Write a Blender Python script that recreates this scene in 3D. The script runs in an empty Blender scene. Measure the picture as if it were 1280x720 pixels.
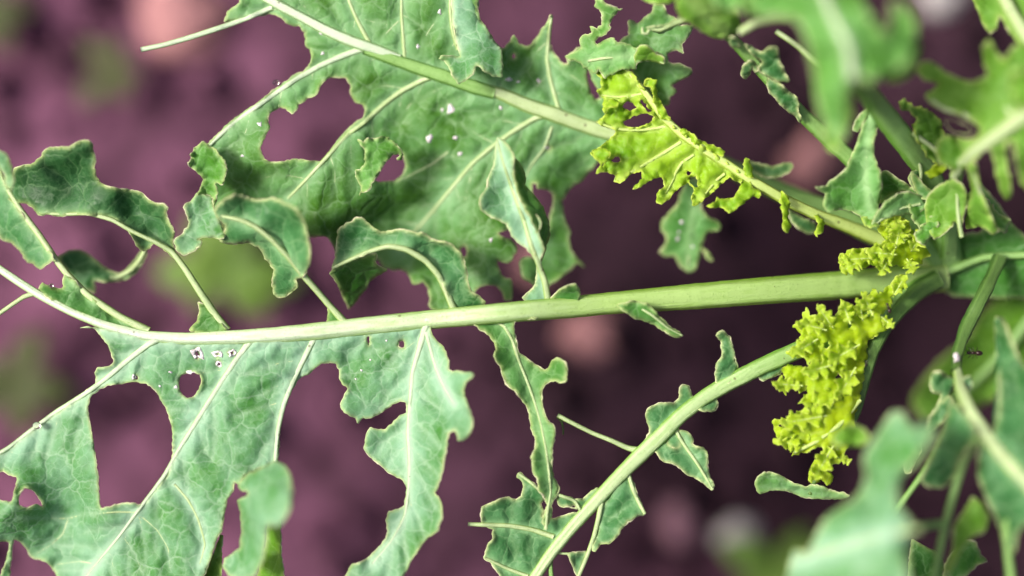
import bpy, math, random
import numpy as np
from mathutils import Vector, Matrix, noise
from mathutils.geometry import delaunay_2d_cdt

random.seed(7)
scene = bpy.context.scene
C = scene.collection

# ------------------------------------------------------------------ camera
S = 0.00025          # metres per photo pixel on the plane of focus
D = 0.55             # camera height above the plane of focus
cam_data = bpy.data.cameras.new('camera')
cam = bpy.data.objects.new('camera', cam_data)
C.objects.link(cam)
cam.location = (0, 0, D)
cam_data.sensor_width = 36.0
cam_data.lens = 36.0 * D / (1280 * S)
cam_data.clip_start = 0.01
cam_data.clip_end = 200
cam_data.dof.use_dof = True
cam_data.dof.focus_distance = D
cam_data.dof.aperture_fstop = 1.3
scene.camera = cam

# ------------------------------------------------------------------ sky and sun
SUN_EL, SUN_AZ = math.radians(48), math.radians(-78)     # azimuth measured from +Y towards +X
world = bpy.data.worlds.new('World')
scene.world = world
world.use_nodes = True
wn = world.node_tree
sky = wn.nodes.new('ShaderNodeTexSky')
sky.sky_type = 'NISHITA'
sky.sun_disc = False
sky.sun_elevation = SUN_EL
sky.sun_rotation = SUN_AZ
sky.air_density = 0.6
sky.dust_density = 7.0
sky.ozone_density = 0.6
wn.links.new(sky.outputs[0], wn.nodes['Background'].inputs[0])
wn.nodes['Background'].inputs[1].default_value = 0.055
sun_data = bpy.data.lights.new('sun', 'SUN')
sun_data.energy = 1.5
sun_data.angle = math.radians(12)
sun_data.color = (1.0, 0.96, 0.90)
sun = bpy.data.objects.new('sun', sun_data)
C.objects.link(sun)
sd = Vector((math.cos(SUN_EL) * math.sin(SUN_AZ), math.cos(SUN_EL) * math.cos(SUN_AZ), math.sin(SUN_EL)))
sun.rotation_euler = sd.to_track_quat('Z', 'Y').to_euler()
sun.location = sd * 3
scene.view_settings.view_transform = 'Standard'
scene.view_settings.look = 'None'
scene.view_settings.exposure = 1.6
scene.view_settings.gamma = 1.0
scene.view_settings.use_curve_mapping = False
scene.cycles.max_bounces = 6
scene.cycles.diffuse_bounces = 3
scene.cycles.glossy_bounces = 2
scene.cycles.transmission_bounces = 5
scene.cycles.transparent_max_bounces = 4
scene.cycles.caustics_reflective = False
scene.cycles.caustics_refractive = False

# ------------------------------------------------------------------ helpers
def P(px, py, z):
    """photo pixel + height in mm above the plane of focus -> metres"""
    k = S * (D - z * 0.001) / D
    return Vector(((px - 640) * k, (360 - py) * k, z * 0.001))

def PN(px, py, z):
    k = S * (D - z * 0.001) / D
    return np.stack([(px - 640) * k, (360 - py) * k, z * 0.001], axis=1)

def link(name, me, mats, parent=None):
    o = bpy.data.objects.new(name, me)
    C.objects.link(o)
    for m in (mats if isinstance(mats, (list, tuple)) else [mats]):
        me.materials.append(m)
    if parent is not None:
        o.parent = parent
        if parent.type == 'EMPTY':
            o.matrix_parent_inverse = Matrix.Translation(-parent.location)
    return o

def tag(o, label=None, cat=None, group=None, kind=None):
    if label: o['label'] = label
    if cat: o['category'] = cat
    if group: o['group'] = group
    if kind: o['kind'] = kind
    return o

def smooth(me):
    me.polygons.foreach_set('use_smooth', [True] * len(me.polygons))

def catmull(pts, step=2.5, closed=True, alpha=0.55):
    pts = np.asarray(pts, float)
    n = len(pts)
    out = []
    rng = range(n if closed else n - 1)
    for i in rng:
        p1, p2 = pts[i], pts[(i + 1) % n]
        if closed:
            p0, p3 = pts[i - 1], pts[(i + 2) % n]
        else:
            p0 = pts[i - 1] if i > 0 else 2 * p1 - p2
            p3 = pts[i + 2] if i + 2 < n else 2 * p2 - p1
        L = float(np.hypot(*(p2 - p1)[:2]))
        k = max(1, int(round(L / step)))
        # tangents limited to the chord so that sharp teeth stay sharp
        t1 = (p2 - p0) * 0.5; t2 = (p3 - p1) * 0.5
        for t in (t1, t2):
            l = float(np.hypot(*t[:2]))
            if l > L: t *= L / l
        for j in range(k):
            u = j / k
            h00 = 2*u**3 - 3*u**2 + 1; h10 = u**3 - 2*u**2 + u
            h01 = -2*u**3 + 3*u**2; h11 = u**3 - u**2
            out.append(h00*p1 + h10*t1*alpha + h01*p2 + h11*t2*alpha)
    if not closed:
        out.append(pts[-1])
    return np.array(out)

def field(ctrl, lam=2.0):
    """thin plate spline through (px, py, z_mm) control points"""
    c = np.array(ctrl, float)
    n = len(c)
    xy = c[:, :2] / 100.0
    if n < 3:
        v = float(c[:, 2].mean())
        return lambda x, y: np.full(np.shape(x), v)
    def U(r2):
        return np.where(r2 > 1e-9, r2 * np.log(r2 + 1e-12), 0)
    d2 = ((xy[:, None] - xy[None]) ** 2).sum(-1)
    A = np.zeros((n + 3, n + 3))
    A[:n, :n] = U(d2) + np.eye(n) * lam * 0.01
    A[:n, n] = 1; A[:n, n+1:] = xy
    A[n, :n] = 1; A[n+1:, :n] = xy.T
    b = np.zeros(n + 3); b[:n] = c[:, 2]
    w = np.linalg.lstsq(A, b, rcond=None)[0]
    def f(x, y):
        x = np.asarray(x, float) / 100; y = np.asarray(y, float) / 100
        r2 = (x[..., None] - xy[:, 0]) ** 2 + (y[..., None] - xy[:, 1]) ** 2
        return U(r2) @ w[:n] + w[n] + w[n+1] * x + w[n+2] * y
    return f

def inside(poly, x, y):
    r = np.zeros(len(x), bool)
    n = len(poly)
    for i in range(n):
        x1, y1 = poly[i]; x2, y2 = poly[(i + 1) % n]
        if y1 == y2: continue
        c = ((y1 > y) != (y2 > y)) & (x < (x2 - x1) * (y - y1) / (y2 - y1) + x1)
        r ^= c
    return r

def segdist(x, y, lines, closed):
    """distance to polylines; each line is an array of points"""
    best = np.full(len(x), 1e9)
    for ln in lines:
        n = len(ln)
        for i in range(n if closed else n - 1):
            a = ln[i]; b = ln[(i + 1) % n]
            lo = np.minimum(a, b) - 40; hi = np.maximum(a, b) + 40
            m = (x > lo[0]) & (x < hi[0]) & (y > lo[1]) & (y < hi[1])
            if not m.any(): continue
            ab = b - a; L2 = ab @ ab + 1e-9
            t = np.clip(((x[m] - a[0]) * ab[0] + (y[m] - a[1]) * ab[1]) / L2, 0, 1)
            d = np.hypot(x[m] - a[0] - t * ab[0], y[m] - a[1] - t * ab[1])
            best[m] = np.minimum(best[m], d)
    return np.minimum(best, 60)

def nz(x, y, sc, seed):
    return np.array([noise.noise((a / sc, b / sc, seed * 3.17)) for a, b in zip(x, y)])

def tube_mesh(name, pts3, rads, sides=6, closed=False, flat=1.0, cap=True, up=Vector((0, 0, 1)), groove=0.0):
    """tube through 3D points; attribute 'around' is 1 on the face turned up, 0 underneath"""
    n = len(pts3)
    V = []; F = []; A = []; ALONG = []
    dist = 0
    for i in range(n):
        if closed: t = pts3[(i + 1) % n] - pts3[i - 1]
        else: t = pts3[min(i + 1, n - 1)] - pts3[max(i - 1, 0)]
        if t.length < 1e-9: t = Vector((1, 0, 0))
        t.normalize()
        s = t.cross(up)
        if s.length < 1e-4: s = Vector((1, 0, 0))
        s.normalize()
        u = s.cross(t)
        if i: dist += (pts3[i] - pts3[i - 1]).length
        for k in range(sides):
            a = 2 * math.pi * k / sides
            g = 1.0
            if groove:
                g = 1 + groove * (0.55 * math.cos(5 * a + 0.9 + 9 * dist) + 0.45 * math.cos(8 * a - 14 * dist)) - 1.5 * groove * math.exp(-((a - 1.35 - 0.5 * math.sin(16 * dist)) / 0.3) ** 2)
            V.append(pts3[i] + (s * math.cos(a) + u * math.sin(a) * flat) * rads[i] * g)
            A.append(0.5 + 0.5 * math.sin(a)); ALONG.append(dist)
    for i in range(n if closed else n - 1):
        j = (i + 1) % n
        for k in range(sides):
            l = (k + 1) % sides
            F.append((i*sides + k, j*sides + k, j*sides + l, i*sides + l))
    if cap and not closed:
        F.append(tuple(range(sides))[::-1]); F.append(tuple(range((n-1)*sides, n*sides)))
    me = bpy.data.meshes.new(name)
    me.from_pydata([tuple(v) for v in V], [], F)
    at = me.attributes.new('around', 'FLOAT', 'POINT'); at.data.foreach_set('value', A)
    at = me.attributes.new('along', 'FLOAT', 'POINT'); at.data.foreach_set('value', ALONG)
    smooth(me)
    return me

def rib(name, path, parent, mat, zf=None, dz=0.0, flat=0.8, sides=8, step=4, rough=0.06, seed=1):
    """vein / midrib / stalk: path of (px, py, half_width_px[, z_mm]); z from zf when given"""
    p = np.array([list(q) + [0] * (4 - len(q)) for q in path], float)
    r = catmull(p, step, closed=False)
    if zf is not None:
        r[:, 3] = zf(r[:, 0], r[:, 1])
    r[:, 3] += dz
    pts = [P(a[0], a[1], a[3]) for a in r]
    rads = []
    for i, a in enumerate(r):
        k = 1 + rough * noise.noise((a[0] / 14, a[1] / 14, seed)) + rough * 0.6 * noise.noise((a[0] / 5, a[1] / 5, seed + 9))
        rads.append(max(0.15, a[2] * k) * S * (D - a[3] * 0.001) / D)
    me = tube_mesh(name, pts, rads, sides if sides < 12 else 26, flat=flat, groove=0.0 if sides < 12 else 0.075)
    return link(name, me, mat, parent)

HF = {}
def on(ob):
    f = HF[ob.name]
    return lambda x, y: f(np.asarray(x, float), np.asarray(y, float))[0]

def sheet(name, polys, zf, mat, parent, holes=(), veins=(), grid=4.0, quilt=0.5, ruffle=(1.2, 22, 12), seed=1,
          jitter=0.6, margin=1.0, mmat=None, thick=0.45, pucker=0.5, vr=7.0, ridge=0.08):
    """a leaf blade cut to an outline, bulged between its veins and ruffled at its edges"""
    loops = []
    for q in list(polys) + list(holes):
        c = catmull(q, 2.0)
        jx = nz(c[:, 0], c[:, 1], 5.0, seed + 1) * jitter; jy = nz(c[:, 0], c[:, 1], 5.0, seed + 2) * jitter
        fx = nz(c[:, 0], c[:, 1], 1.9, seed + 7) * jitter; fy = nz(c[:, 0], c[:, 1], 1.9, seed + 8) * jitter
        c[:, 0] += jx * 2.4 + fx * 0.9; c[:, 1] += jy * 2.4 + fy * 0.9
        loops.append(c)
    npoly = len(polys)
    vl = [catmull(np.array([list(v[:3]) for v in ve], float), 6, closed=False) for ve in veins]
    def veindist(x, y):
        best = np.full(len(x), 60.0); big = np.full(len(x), 60.0); rg = np.zeros(len(x))
        for ln in vl:
            hw = float(ln[:, 2].mean())
            d = segdist(x, y, [ln[:, :2]], False)
            best = np.minimum(best, np.maximum(0, d - 0.6 * hw))
            if hw > 1.4: big = np.minimum(big, np.maximum(0, d - 0.6 * hw))
            rg = np.maximum(rg, ridge * hw * np.exp(-(d / (1.0 + 1.35 * hw)) ** 2))
        return best, rg, big
    allp = np.concatenate(loops)
    lo = allp.min(0); hi = allp.max(0)
    g = grid
    ys = np.arange(lo[1], hi[1], g * 0.87)
    gx = []; gy = []
    for i, yy in enumerate(ys):
        xs = np.arange(lo[0] + (g / 2 if i % 2 else 0), hi[0], g)
        gx.append(xs); gy.append(np.full(len(xs), yy))
    gx = np.concatenate(gx); gy = np.concatenate(gy)
    rs = np.random.RandomState(seed)
    gx = gx + rs.uniform(-.2, .2, len(gx)) * g; gy = gy + rs.uniform(-.2, .2, len(gy)) * g
    keep = np.zeros(len(gx), bool)
    for q in loops[:npoly]: keep |= inside(q, gx, gy)
    for q in loops[npoly:]: keep &= ~inside(q, gx, gy)
    gx = gx[keep]; gy = gy[keep]
    de = segdist(gx, gy, loops, True)
    k2 = de > 1.3
    gx = gx[k2]; gy = gy[k2]
    verts = [Vector(v) for v in allp] + [Vector(v) for v in zip(gx, gy)]
    edges = []; o = 0
    for q in loops:
        n = len(q)
        edges += [(o + i, o + (i + 1) % n) for i in range(n)]
        o += n
    res = delaunay_2d_cdt(verts, edges, [], 0, 1e-5)
    vx = np.array([v.x for v in res[0]]); vy = np.array([v.y for v in res[0]])
    tri = np.array([f for f in res[2] if len(f) == 3])
    cx = vx[tri].mean(1); cy = vy[tri].mean(1)
    keep = np.zeros(len(tri), bool)
    for q in loops[:npoly]: keep |= inside(q, cx, cy)
    for q in loops[npoly:]: keep &= ~inside(q, cx, cy)
    tri = tri[keep]
    used = np.unique(tri)
    remap = -np.ones(len(vx), int); remap[used] = np.arange(len(used))
    tri = remap[tri]; vx = vx[used]; vy = vy[used]
    def height(x, y):
        z = np.array(zf(x, y), float)
        dv, rg, db = veindist(x, y)
        z = z + rg
        dd = segdist(x, y, loops, True)
        if quilt:
            z = z + quilt * (1 - np.exp(-(dv / vr) ** 2)) 
        if pucker:
            z = z + pucker * (nz(x, y, 17.0, seed + 5) + 0.5 * nz(x, y, 8.0, seed + 6)) * np.minimum(1, dv / 8)
        if ruffle and ruffle[0]:
            z = z + ruffle[0] * np.exp(-dd / ruffle[2]) * (nz(x, y, ruffle[1], seed + 3) * 2 + 0.6 * nz(x, y, ruffle[1] * 0.45, seed + 4))
        return z, dv, dd, db
    z, dv, dd, db = height(vx, vy)
    co = PN(vx, vy, z)
    # faces turned up
    me = bpy.data.meshes.new(name)
    a = co[tri[:, 1]] - co[tri[:, 0]]; b = co[tri[:, 2]] - co[tri[:, 0]]
    flip = (a[:, 0] * b[:, 1] - a[:, 1] * b[:, 0]) < 0
    tri[flip] = tri[flip][:, ::-1]
    me.from_pydata(co.tolist(), [], tri.tolist())
    at = me.attributes.new('vein', 'FLOAT', 'POINT'); at.data.foreach_set('value', np.maximum(np.exp(-(db / 4.5) ** 1.2), 0.45 * np.exp(-(dv / 2.5))).astype(np.float32))
    at = me.attributes.new('bloom', 'FLOAT', 'POINT'); at.data.foreach_set('value', np.maximum(np.exp(-db / 14), 0.3 * np.exp(-dd / 6)).astype(np.float32))
    at = me.attributes.new('rim', 'FLOAT', 'POINT'); at.data.foreach_set('value', np.exp(-(dd / 1.8)).astype(np.float32))
    smooth(me)
    ob = link(name, me, mat, parent)
    HF[ob.name] = height
    md = ob.modifiers.new('thickness', 'SOLIDIFY'); md.thickness = thick * 0.001; md.offset = 0.0
    if margin:
        V = []; F = []; off = 0
        me2s = []
        for q in loops:
            zz = height(q[:, 0], q[:, 1])[0]
            pts = [P(u[0], u[1], w) for u, w in zip(q, zz)]
            rr = [margin * S * max(0.25, 0.62 + 0.9 * noise.noise((u[0] / 11, u[1] / 11, seed))) for u in q]
            n = len(pts)
            for i in range(n):
                t = pts[(i + 1) % n] - pts[i - 1]
                if t.length < 1e-9: t = Vector((1, 0, 0))
                t.normalize()
                s = t.cross(Vector((0, 0, 1)))
                if s.length < 1e-4: s = Vector((1, 0, 0))
                s.normalize(); u = s.cross(t)
                for k in range(5):
                    aa = 2 * math.pi * k / 5
                    V.append(tuple(pts[i] + (s * math.cos(aa) + u * math.sin(aa)) * rr[i]))
            for i in range(n):
                j = (i + 1) % n
                for k in range(5):
                    l = (k + 1) % 5
                    F.append((off + i*5 + k, off + j*5 + k, off + j*5 + l, off + i*5 + l))
            off += n * 5
        m2 = bpy.data.meshes.new('leaf_margin')
        m2.from_pydata(V, [], F); smooth(m2)
        root = ob if parent.type == 'EMPTY' else parent
        link('leaf_margin', m2, mmat or M['margin'], root)
    return ob

def branches(mains, polys, holes, spacing=34, length=62, seed=1, ang=52, hw=1.1):
    """small side veins leaving the main veins on both sides until they meet another vein or an edge"""
    rnd = random.Random(seed)
    P0 = [catmull(q, 6) for q in polys]; H0 = [catmull(q, 6) for q in holes]
    lines = [catmull(np.array([list(v[:3]) for v in m_], float), 4, closed=False) for m_ in mains]
    al = np.concatenate(P0); x0, y0 = al.min(0) - 4; x1, y1 = al.max(0) + 4
    gx, gy = np.meshgrid(np.arange(x0, x1, 2.0), np.arange(y0, y1, 2.0)); shp = gx.shape; gx = gx.ravel(); gy = gy.ravel()
    msk = np.zeros(len(gx), bool)
    for q in P0: msk |= inside(q, gx, gy)
    for q in H0: msk &= ~inside(q, gx, gy)
    msk = msk.reshape(shp); dst = segdist(gx, gy, [l2[:, :2] for l2 in lines], False).reshape(shp)
    def cell(p): return min(max(int((p[1] - y0) / 2), 0), shp[0] - 1), min(max(int((p[0] - x0) / 2), 0), shp[1] - 1)
    def ok(p): return msk[cell(p)]
    out = []
    for li, ln in enumerate(lines):
        seg = np.hypot(*np.diff(ln[:, :2], axis=0).T); s = np.concatenate([[0], np.cumsum(seg)])
        for side in (-1, 1):
            pos = rnd.uniform(0.35, 1.0) * spacing
            while pos < s[-1] - 8:
                k = int(np.searchsorted(s, pos)); k = min(max(k, 1), len(ln) - 2)
                t = ln[k + 1, :2] - ln[k - 1, :2]
                a = math.atan2(t[1], t[0]) + side * math.radians(ang + rnd.uniform(-10, 12))
                p = ln[k, :2].copy(); path = [(p[0], p[1])]; trav = 0
                L = length * rnd.uniform(0.6, 1.2); w = rnd.uniform(-0.02, 0.02)
                while trav < L:
                    a += -side * 0.028 + w + rnd.uniform(-0.09, 0.09)
                    q = p + 5 * np.array([math.cos(a), math.sin(a)])
                    if not ok(q): break
                    if trav > 12:
                        dd = dst[cell(q)]
                        if dd < 4: path.append((q[0], q[1])); break
                        if out and min(np.hypot(q[0] - o[0], q[1] - o[1]) for pth in out for o in pth) < 6: break
                    p = q; path.append((p[0], p[1])); trav += 5
                if len(path) > 4:
                    n = len(path)
                    out.append([(x, y, hw * (1 - 0.65 * i / n)) for i, (x, y) in enumerate(path)])
                pos += spacing * rnd.uniform(0.75, 1.3)
    return out

# ------------------------------------------------------------------ materials
M = {}
def newmat(name):
    m = bpy.data.materials.new(name); m.use_nodes = True
    nt = m.node_tree; nt.nodes.clear()
    return m, nt, nt.nodes.new('ShaderNodeOutputMaterial')

def N(nt, t, **kw):
    n = nt.nodes.new(t)
    for k, v in kw.items():
        if k in ('blend_type', 'data_type', 'feature', 'operation', 'attribute_name', 'noise_dimensions', 'clamp', 'distance'):
            setattr(n, k, v)
    return n

def mixc(nt, fac, a, b, blend='MIX'):
    n = nt.nodes.new('ShaderNodeMix'); n.data_type = 'RGBA'; n.blend_type = blend
    for sock, v in ((n.inputs[0], fac), (n.inputs[6], a), (n.inputs[7], b)):
        if hasattr(v, 'is_linked') or isinstance(v, bpy.types.NodeSocket): nt.links.new(v, sock)
        else: sock.default_value = (v if isinstance(v, float) else (*v, 1))
    return n.outputs[2]

def ramp(nt, inp, stops):
    n = nt.nodes.new('ShaderNodeMapRange')
    n.inputs[1].default_value, n.inputs[2].default_value = stops
    nt.links.new(inp, n.inputs[0])
    n.clamp = True
    return n.outputs[0]

def tex_noise(nt, co, scale, detail=3, rough=0.55):
    n = nt.nodes.new('ShaderNodeTexNoise')
    n.inputs['Scale'].default_value = scale; n.inputs['Detail'].default_value = detail
    n.inputs['Roughness'].default_value = rough
    nt.links.new(co, n.inputs['Vector'])
    return n.outputs['Fac']

def math_n(nt, op, a, b):
    n = nt.nodes.new('ShaderNodeMath'); n.operation = op
    for s, v in zip(n.inputs, (a, b)):
        if isinstance(v, bpy.types.NodeSocket): nt.links.new(v, s)
        else: s.default_value = v
    return n.outputs[0]

def leaf_material(name, dark, mid, bloom, veinc, rimc, trans, tfac=0.3, bloom_amt=0.6, rough=0.5, net=0.5, cellb=1.0):
    m, nt, out = newmat(name)
    tc = nt.nodes.new('ShaderNodeTexCoord').outputs['Object']
    big = tex_noise(nt, tc, 38, 2)
    big2 = tex_noise(nt, tc, 62, 2)
    med = tex_noise(nt, tc, 200, 3, 0.6)
    fine = tex_noise(nt, tc, 1000, 2, 0.6)
    # fine network of small veins: two sizes of warped cells
    warp = nt.nodes.new('ShaderNodeTexNoise'); warp.inputs['Scale'].default_value = 260
    nt.links.new(tc, warp.inputs['Vector'])
    vm = nt.nodes.new('ShaderNodeVectorMath'); vm.operation = 'MULTIPLY_ADD'
    nt.links.new(warp.outputs['Color'], vm.inputs[0]); vm.inputs[1].default_value = (0.0035,) * 3; nt.links.new(tc, vm.inputs[2])
    nets = []; cells = []
    for sc, w in ((120, 0.05), (330, 0.07)):
        v = nt.nodes.new('ShaderNodeTexVoronoi'); v.feature = 'DISTANCE_TO_EDGE'
        v.inputs['Scale'].default_value = sc
        nt.links.new(vm.outputs[0], v.inputs['Vector'])
        mr = nt.nodes.new('ShaderNodeMapRange'); mr.inputs[1].default_value = 0.0; mr.inputs[2].default_value = w
        mr.inputs[3].default_value = 1; mr.inputs[4].default_value = 0
        nt.links.new(v.outputs['Distance'], mr.inputs[0]); nets.append(mr.outputs[0]); cells.append(v.outputs['Distance'])
    col = mixc(nt, ramp(nt, big, (0.3, 0.7)), dark, mid)
    ab = nt.nodes.new('ShaderNodeAttribute'); ab.attribute_name = 'bloom'
    bf = math_n(nt, 'ADD', math_n(nt, 'MULTIPLY', ab.outputs['Fac'], 0.55), math_n(nt, 'MULTIPLY', big2, 0.9))
    bf = math_n(nt, 'ADD', bf, math_n(nt, 'MULTIPLY', med, 0.45))
    bf = math_n(nt, 'ADD', bf, math_n(nt, 'MULTIPLY', fine, 0.16))
    b = math_n(nt, 'MULTIPLY', ramp(nt, bf, (0.62, 1.22)), bloom_amt)
    col = mixc(nt, b, col, bloom)
    col = mixc(nt, math_n(nt, 'MULTIPLY', nets[0], 0.75 * net), col, veinc)
    col = mixc(nt, math_n(nt, 'MULTIPLY', nets[1], 0.4 * net), col, veinc)
    av = nt.nodes.new('ShaderNodeAttribute'); av.attribute_name = 'vein'
    col = mixc(nt, math_n(nt, 'MULTIPLY', av.outputs['Fac'], 0.7), col, veinc)
    ar = nt.nodes.new('ShaderNodeAttribute'); ar.attribute_name = 'rim'
    col = mixc(nt, math_n(nt, 'MULTIPLY', ar.outputs['Fac'], 0.55), col, rimc)
    pb = nt.nodes.new('ShaderNodeBsdfPrincipled')
    nt.links.new(col, pb.inputs['Base Color'])
    rn = nt.nodes.new('ShaderNodeMapRange'); nt.links.new(med, rn.inputs[0])
    rn.inputs[1].default_value = 0.3; rn.inputs[2].default_value = 0.7
    rn.inputs[3].default_value = rough - 0.08; rn.inputs[4].default_value = rough + 0.14
    nt.links.new(rn.outputs[0], pb.inputs['Roughness'])
    pb.inputs['Specular IOR Level'].default_value = 0.28
    bump = nt.nodes.new('ShaderNodeBump'); bump.inputs['Strength'].default_value = 0.45; bump.inputs['Distance'].default_value = 0.0007
    h = math_n(nt, 'ADD', math_n(nt, 'MULTIPLY', fine, 0.5), math_n(nt, 'MULTIPLY', med, 0.8))
    h = math_n(nt, 'ADD', h, math_n(nt, 'MULTIPLY', ramp(nt, cells[0], (0.0, 0.22)), 1.3 * cellb))

    nt.links.new(h, bump.inputs['Height'])
    nt.links.new(bump.outputs[0], pb.inputs['Normal'])
    tr = nt.nodes.new('ShaderNodeBsdfTranslucent')
    tcol = mixc(nt, 0.75, col, trans)
    nt.links.new(tcol, tr.inputs[0])
    mx = nt.nodes.new('ShaderNodeMixShader'); mx.inputs[0].default_value = tfac
    nt.links.new(pb.outputs[0], mx.inputs[1]); nt.links.new(tr.outputs[0], mx.inputs[2])
    nt.links.new(mx.outputs[0], out.inputs[0])
    M[name] = m
    return m

def stalk_material(name, top, side, rough=0.45, tfac=0.12, streak=0.8, top2=None, side2=None, span=None):
    m, nt, out = newmat(name)
    tc = nt.nodes.new('ShaderNodeTexCoord').outputs['Object']
    ar = nt.nodes.new('ShaderNodeAttribute'); ar.attribute_name = 'around'
    al = nt.nodes.new('ShaderNodeAttribute'); al.attribute_name = 'along'
    cmb = nt.nodes.new('ShaderNodeCombineXYZ')
    nt.links.new(math_n(nt, 'MULTIPLY', ar.outputs['Fac'], 14.0), cmb.inputs[0])
    nt.links.new(math_n(nt, 'MULTIPLY', al.outputs['Fac'], 60.0), cmb.inputs[1])
    st = tex_noise(nt, cmb.outputs[0], 1.4, 4, 0.6)
    med = tex_noise(nt, tc, 260, 4, 0.6)
    fine = tex_noise(nt, tc, 1300, 2)
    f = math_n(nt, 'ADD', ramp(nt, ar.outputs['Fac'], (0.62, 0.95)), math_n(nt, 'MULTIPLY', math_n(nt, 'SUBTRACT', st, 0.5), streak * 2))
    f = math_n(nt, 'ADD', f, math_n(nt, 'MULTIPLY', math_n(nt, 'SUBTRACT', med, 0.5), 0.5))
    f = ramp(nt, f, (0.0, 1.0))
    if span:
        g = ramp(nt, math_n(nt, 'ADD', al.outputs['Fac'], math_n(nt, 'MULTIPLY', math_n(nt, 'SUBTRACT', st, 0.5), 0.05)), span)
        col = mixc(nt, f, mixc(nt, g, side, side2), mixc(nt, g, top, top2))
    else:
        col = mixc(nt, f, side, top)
    col = mixc(nt, math_n(nt, 'MULTIPLY', ramp(nt, fine, (0.58, 0.75)), 0.35), col, tuple(0.6 * c for c in side))
    sp = nt.nodes.new('ShaderNodeTexVoronoi'); sp.inputs['Scale'].default_value = 170
    nt.links.new(tc, sp.inputs['Vector'])
    dots = math_n(nt, 'LESS_THAN', sp.outputs['Distance'], 0.085)
    col = mixc(nt, math_n(nt, 'MULTIPLY', dots, 0.6), col, (0.09, 0.07, 0.02))
    pb = nt.nodes.new('ShaderNodeBsdfPrincipled')
    nt.links.new(col, pb.inputs['Base Color']); pb.inputs['Roughness'].default_value = rough
    bump = nt.nodes.new('ShaderNodeBump'); bump.inputs['Strength'].default_value = 0.55; bump.inputs['Distance'].default_value = 0.0006
    nt.links.new(math_n(nt, 'ADD', st, math_n(nt, 'MULTIPLY', fine, 0.4)), bump.inputs['Height'])
    nt.links.new(bump.outputs[0], pb.inputs['Normal'])
    tr = nt.nodes.new('ShaderNodeBsdfTranslucent'); nt.links.new(col, tr.inputs[0])
    mx = nt.nodes.new('ShaderNodeMixShader'); mx.inputs[0].default_value = tfac
    nt.links.new(pb.outputs[0], mx.inputs[1]); nt.links.new(tr.outputs[0], mx.inputs[2])
    nt.links.new(mx.outputs[0], out.inputs[0])
    M[name] = m
    return m

def plain_material(name, c1, c2, scale=200, rough=0.6, bump=0.0, spec=0.4, trans=0.0, dist=0.001):
    m, nt, out = newmat(name)
    tc = nt.nodes.new('ShaderNodeTexCoord').outputs['Object']
    f = tex_noise(nt, tc, scale, 5, 0.62)
    col = mixc(nt, ramp(nt, f, (0.35, 0.65)), c1, c2)
    pb = nt.nodes.new('ShaderNodeBsdfPrincipled')
    nt.links.new(col, pb.inputs['Base Color']); pb.inputs['Roughness'].default_value = rough
    pb.inputs['Specular IOR Level'].default_value = spec
    if bump:
        b = nt.nodes.new('ShaderNodeBump'); b.inputs['Strength'].default_value = bump; b.inputs['Distance'].default_value = dist
        nt.links.new(f, b.inputs['Height']); nt.links.new(b.outputs[0], pb.inputs['Normal'])
    if trans:
        tr = nt.nodes.new('ShaderNodeBsdfTranslucent'); nt.links.new(col, tr.inputs[0])
        mx = nt.nodes.new('ShaderNodeMixShader'); mx.inputs[0].default_value = trans
        nt.links.new(pb.outputs[0], mx.inputs[1]); nt.links.new(tr.outputs[0], mx.inputs[2])
        nt.links.new(mx.outputs[0], out.inputs[0])
    else:
        nt.links.new(pb.outputs[0], out.inputs[0])
    M[name] = m
    return m

leaf_material('leaf_pale', (0.044, 0.19, 0.026), (0.080, 0.27, 0.055), (0.27, 0.50, 0.33), (0.44, 0.62, 0.42), (0.50, 0.60, 0.24), (0.22, 0.50, 0.03), 0.28, 0.9, net=0.42, cellb=0.7)
leaf_material('leaf_mid', (0.046, 0.160, 0.008), (0.080, 0.230, 0.020), (0.18, 0.41, 0.16), (0.32, 0.51, 0.26), (0.46, 0.57, 0.22), (0.24, 0.50, 0.015), 0.28, 0.85, net=0.4, cellb=0.75)
leaf_material('leaf_rich', (0.050, 0.20, 0.010), (0.090, 0.28, 0.022), (0.19, 0.44, 0.14), (0.34, 0.55, 0.24), (0.50, 0.62, 0.24), (0.26, 0.54, 0.02), 0.30, 0.75, net=0.35)
leaf_material('leaf_green', (0.024, 0.13, 0.010), (0.054, 0.205, 0.020), (0.125, 0.34, 0.095), (0.28, 0.48, 0.20), (0.54, 0.62, 0.24), (0.20, 0.46, 0.02), 0.28, 0.65, net=0.35)
leaf_material('leaf_blue', (0.012, 0.082, 0.013), (0.028, 0.14, 0.028), (0.10, 0.29, 0.11), (0.27, 0.46, 0.21), (0.58, 0.64, 0.28), (0.12, 0.34, 0.03), 0.20, 0.65, net=0.35)
leaf_material('leaf_dark', (0.006, 0.045, 0.006), (0.015, 0.085, 0.013), (0.055, 0.18, 0.06), (0.17, 0.32, 0.13), (0.50, 0.60, 0.22), (0.09, 0.26, 0.015), 0.20, 0.75, net=0.35)
leaf_material('leaf_fresh', (0.07, 0.22, 0.008), (0.13, 0.32, 0.014), (0.22, 0.45, 0.08), (0.34, 0.54, 0.14), (0.50, 0.64, 0.16), (0.30, 0.58, 0.02), 0.34, 0.65, net=0.35)
leaf_material('leaf_lime', (0.11, 0.33, 0.006), (0.28, 0.51, 0.006), (0.37, 0.58, 0.025), (0.48, 0.64, 0.14), (0.58, 0.70, 0.08), (0.46, 0.70, 0.01), 0.42, 0.65, 0.45, 0.35, cellb=0.4)
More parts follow.
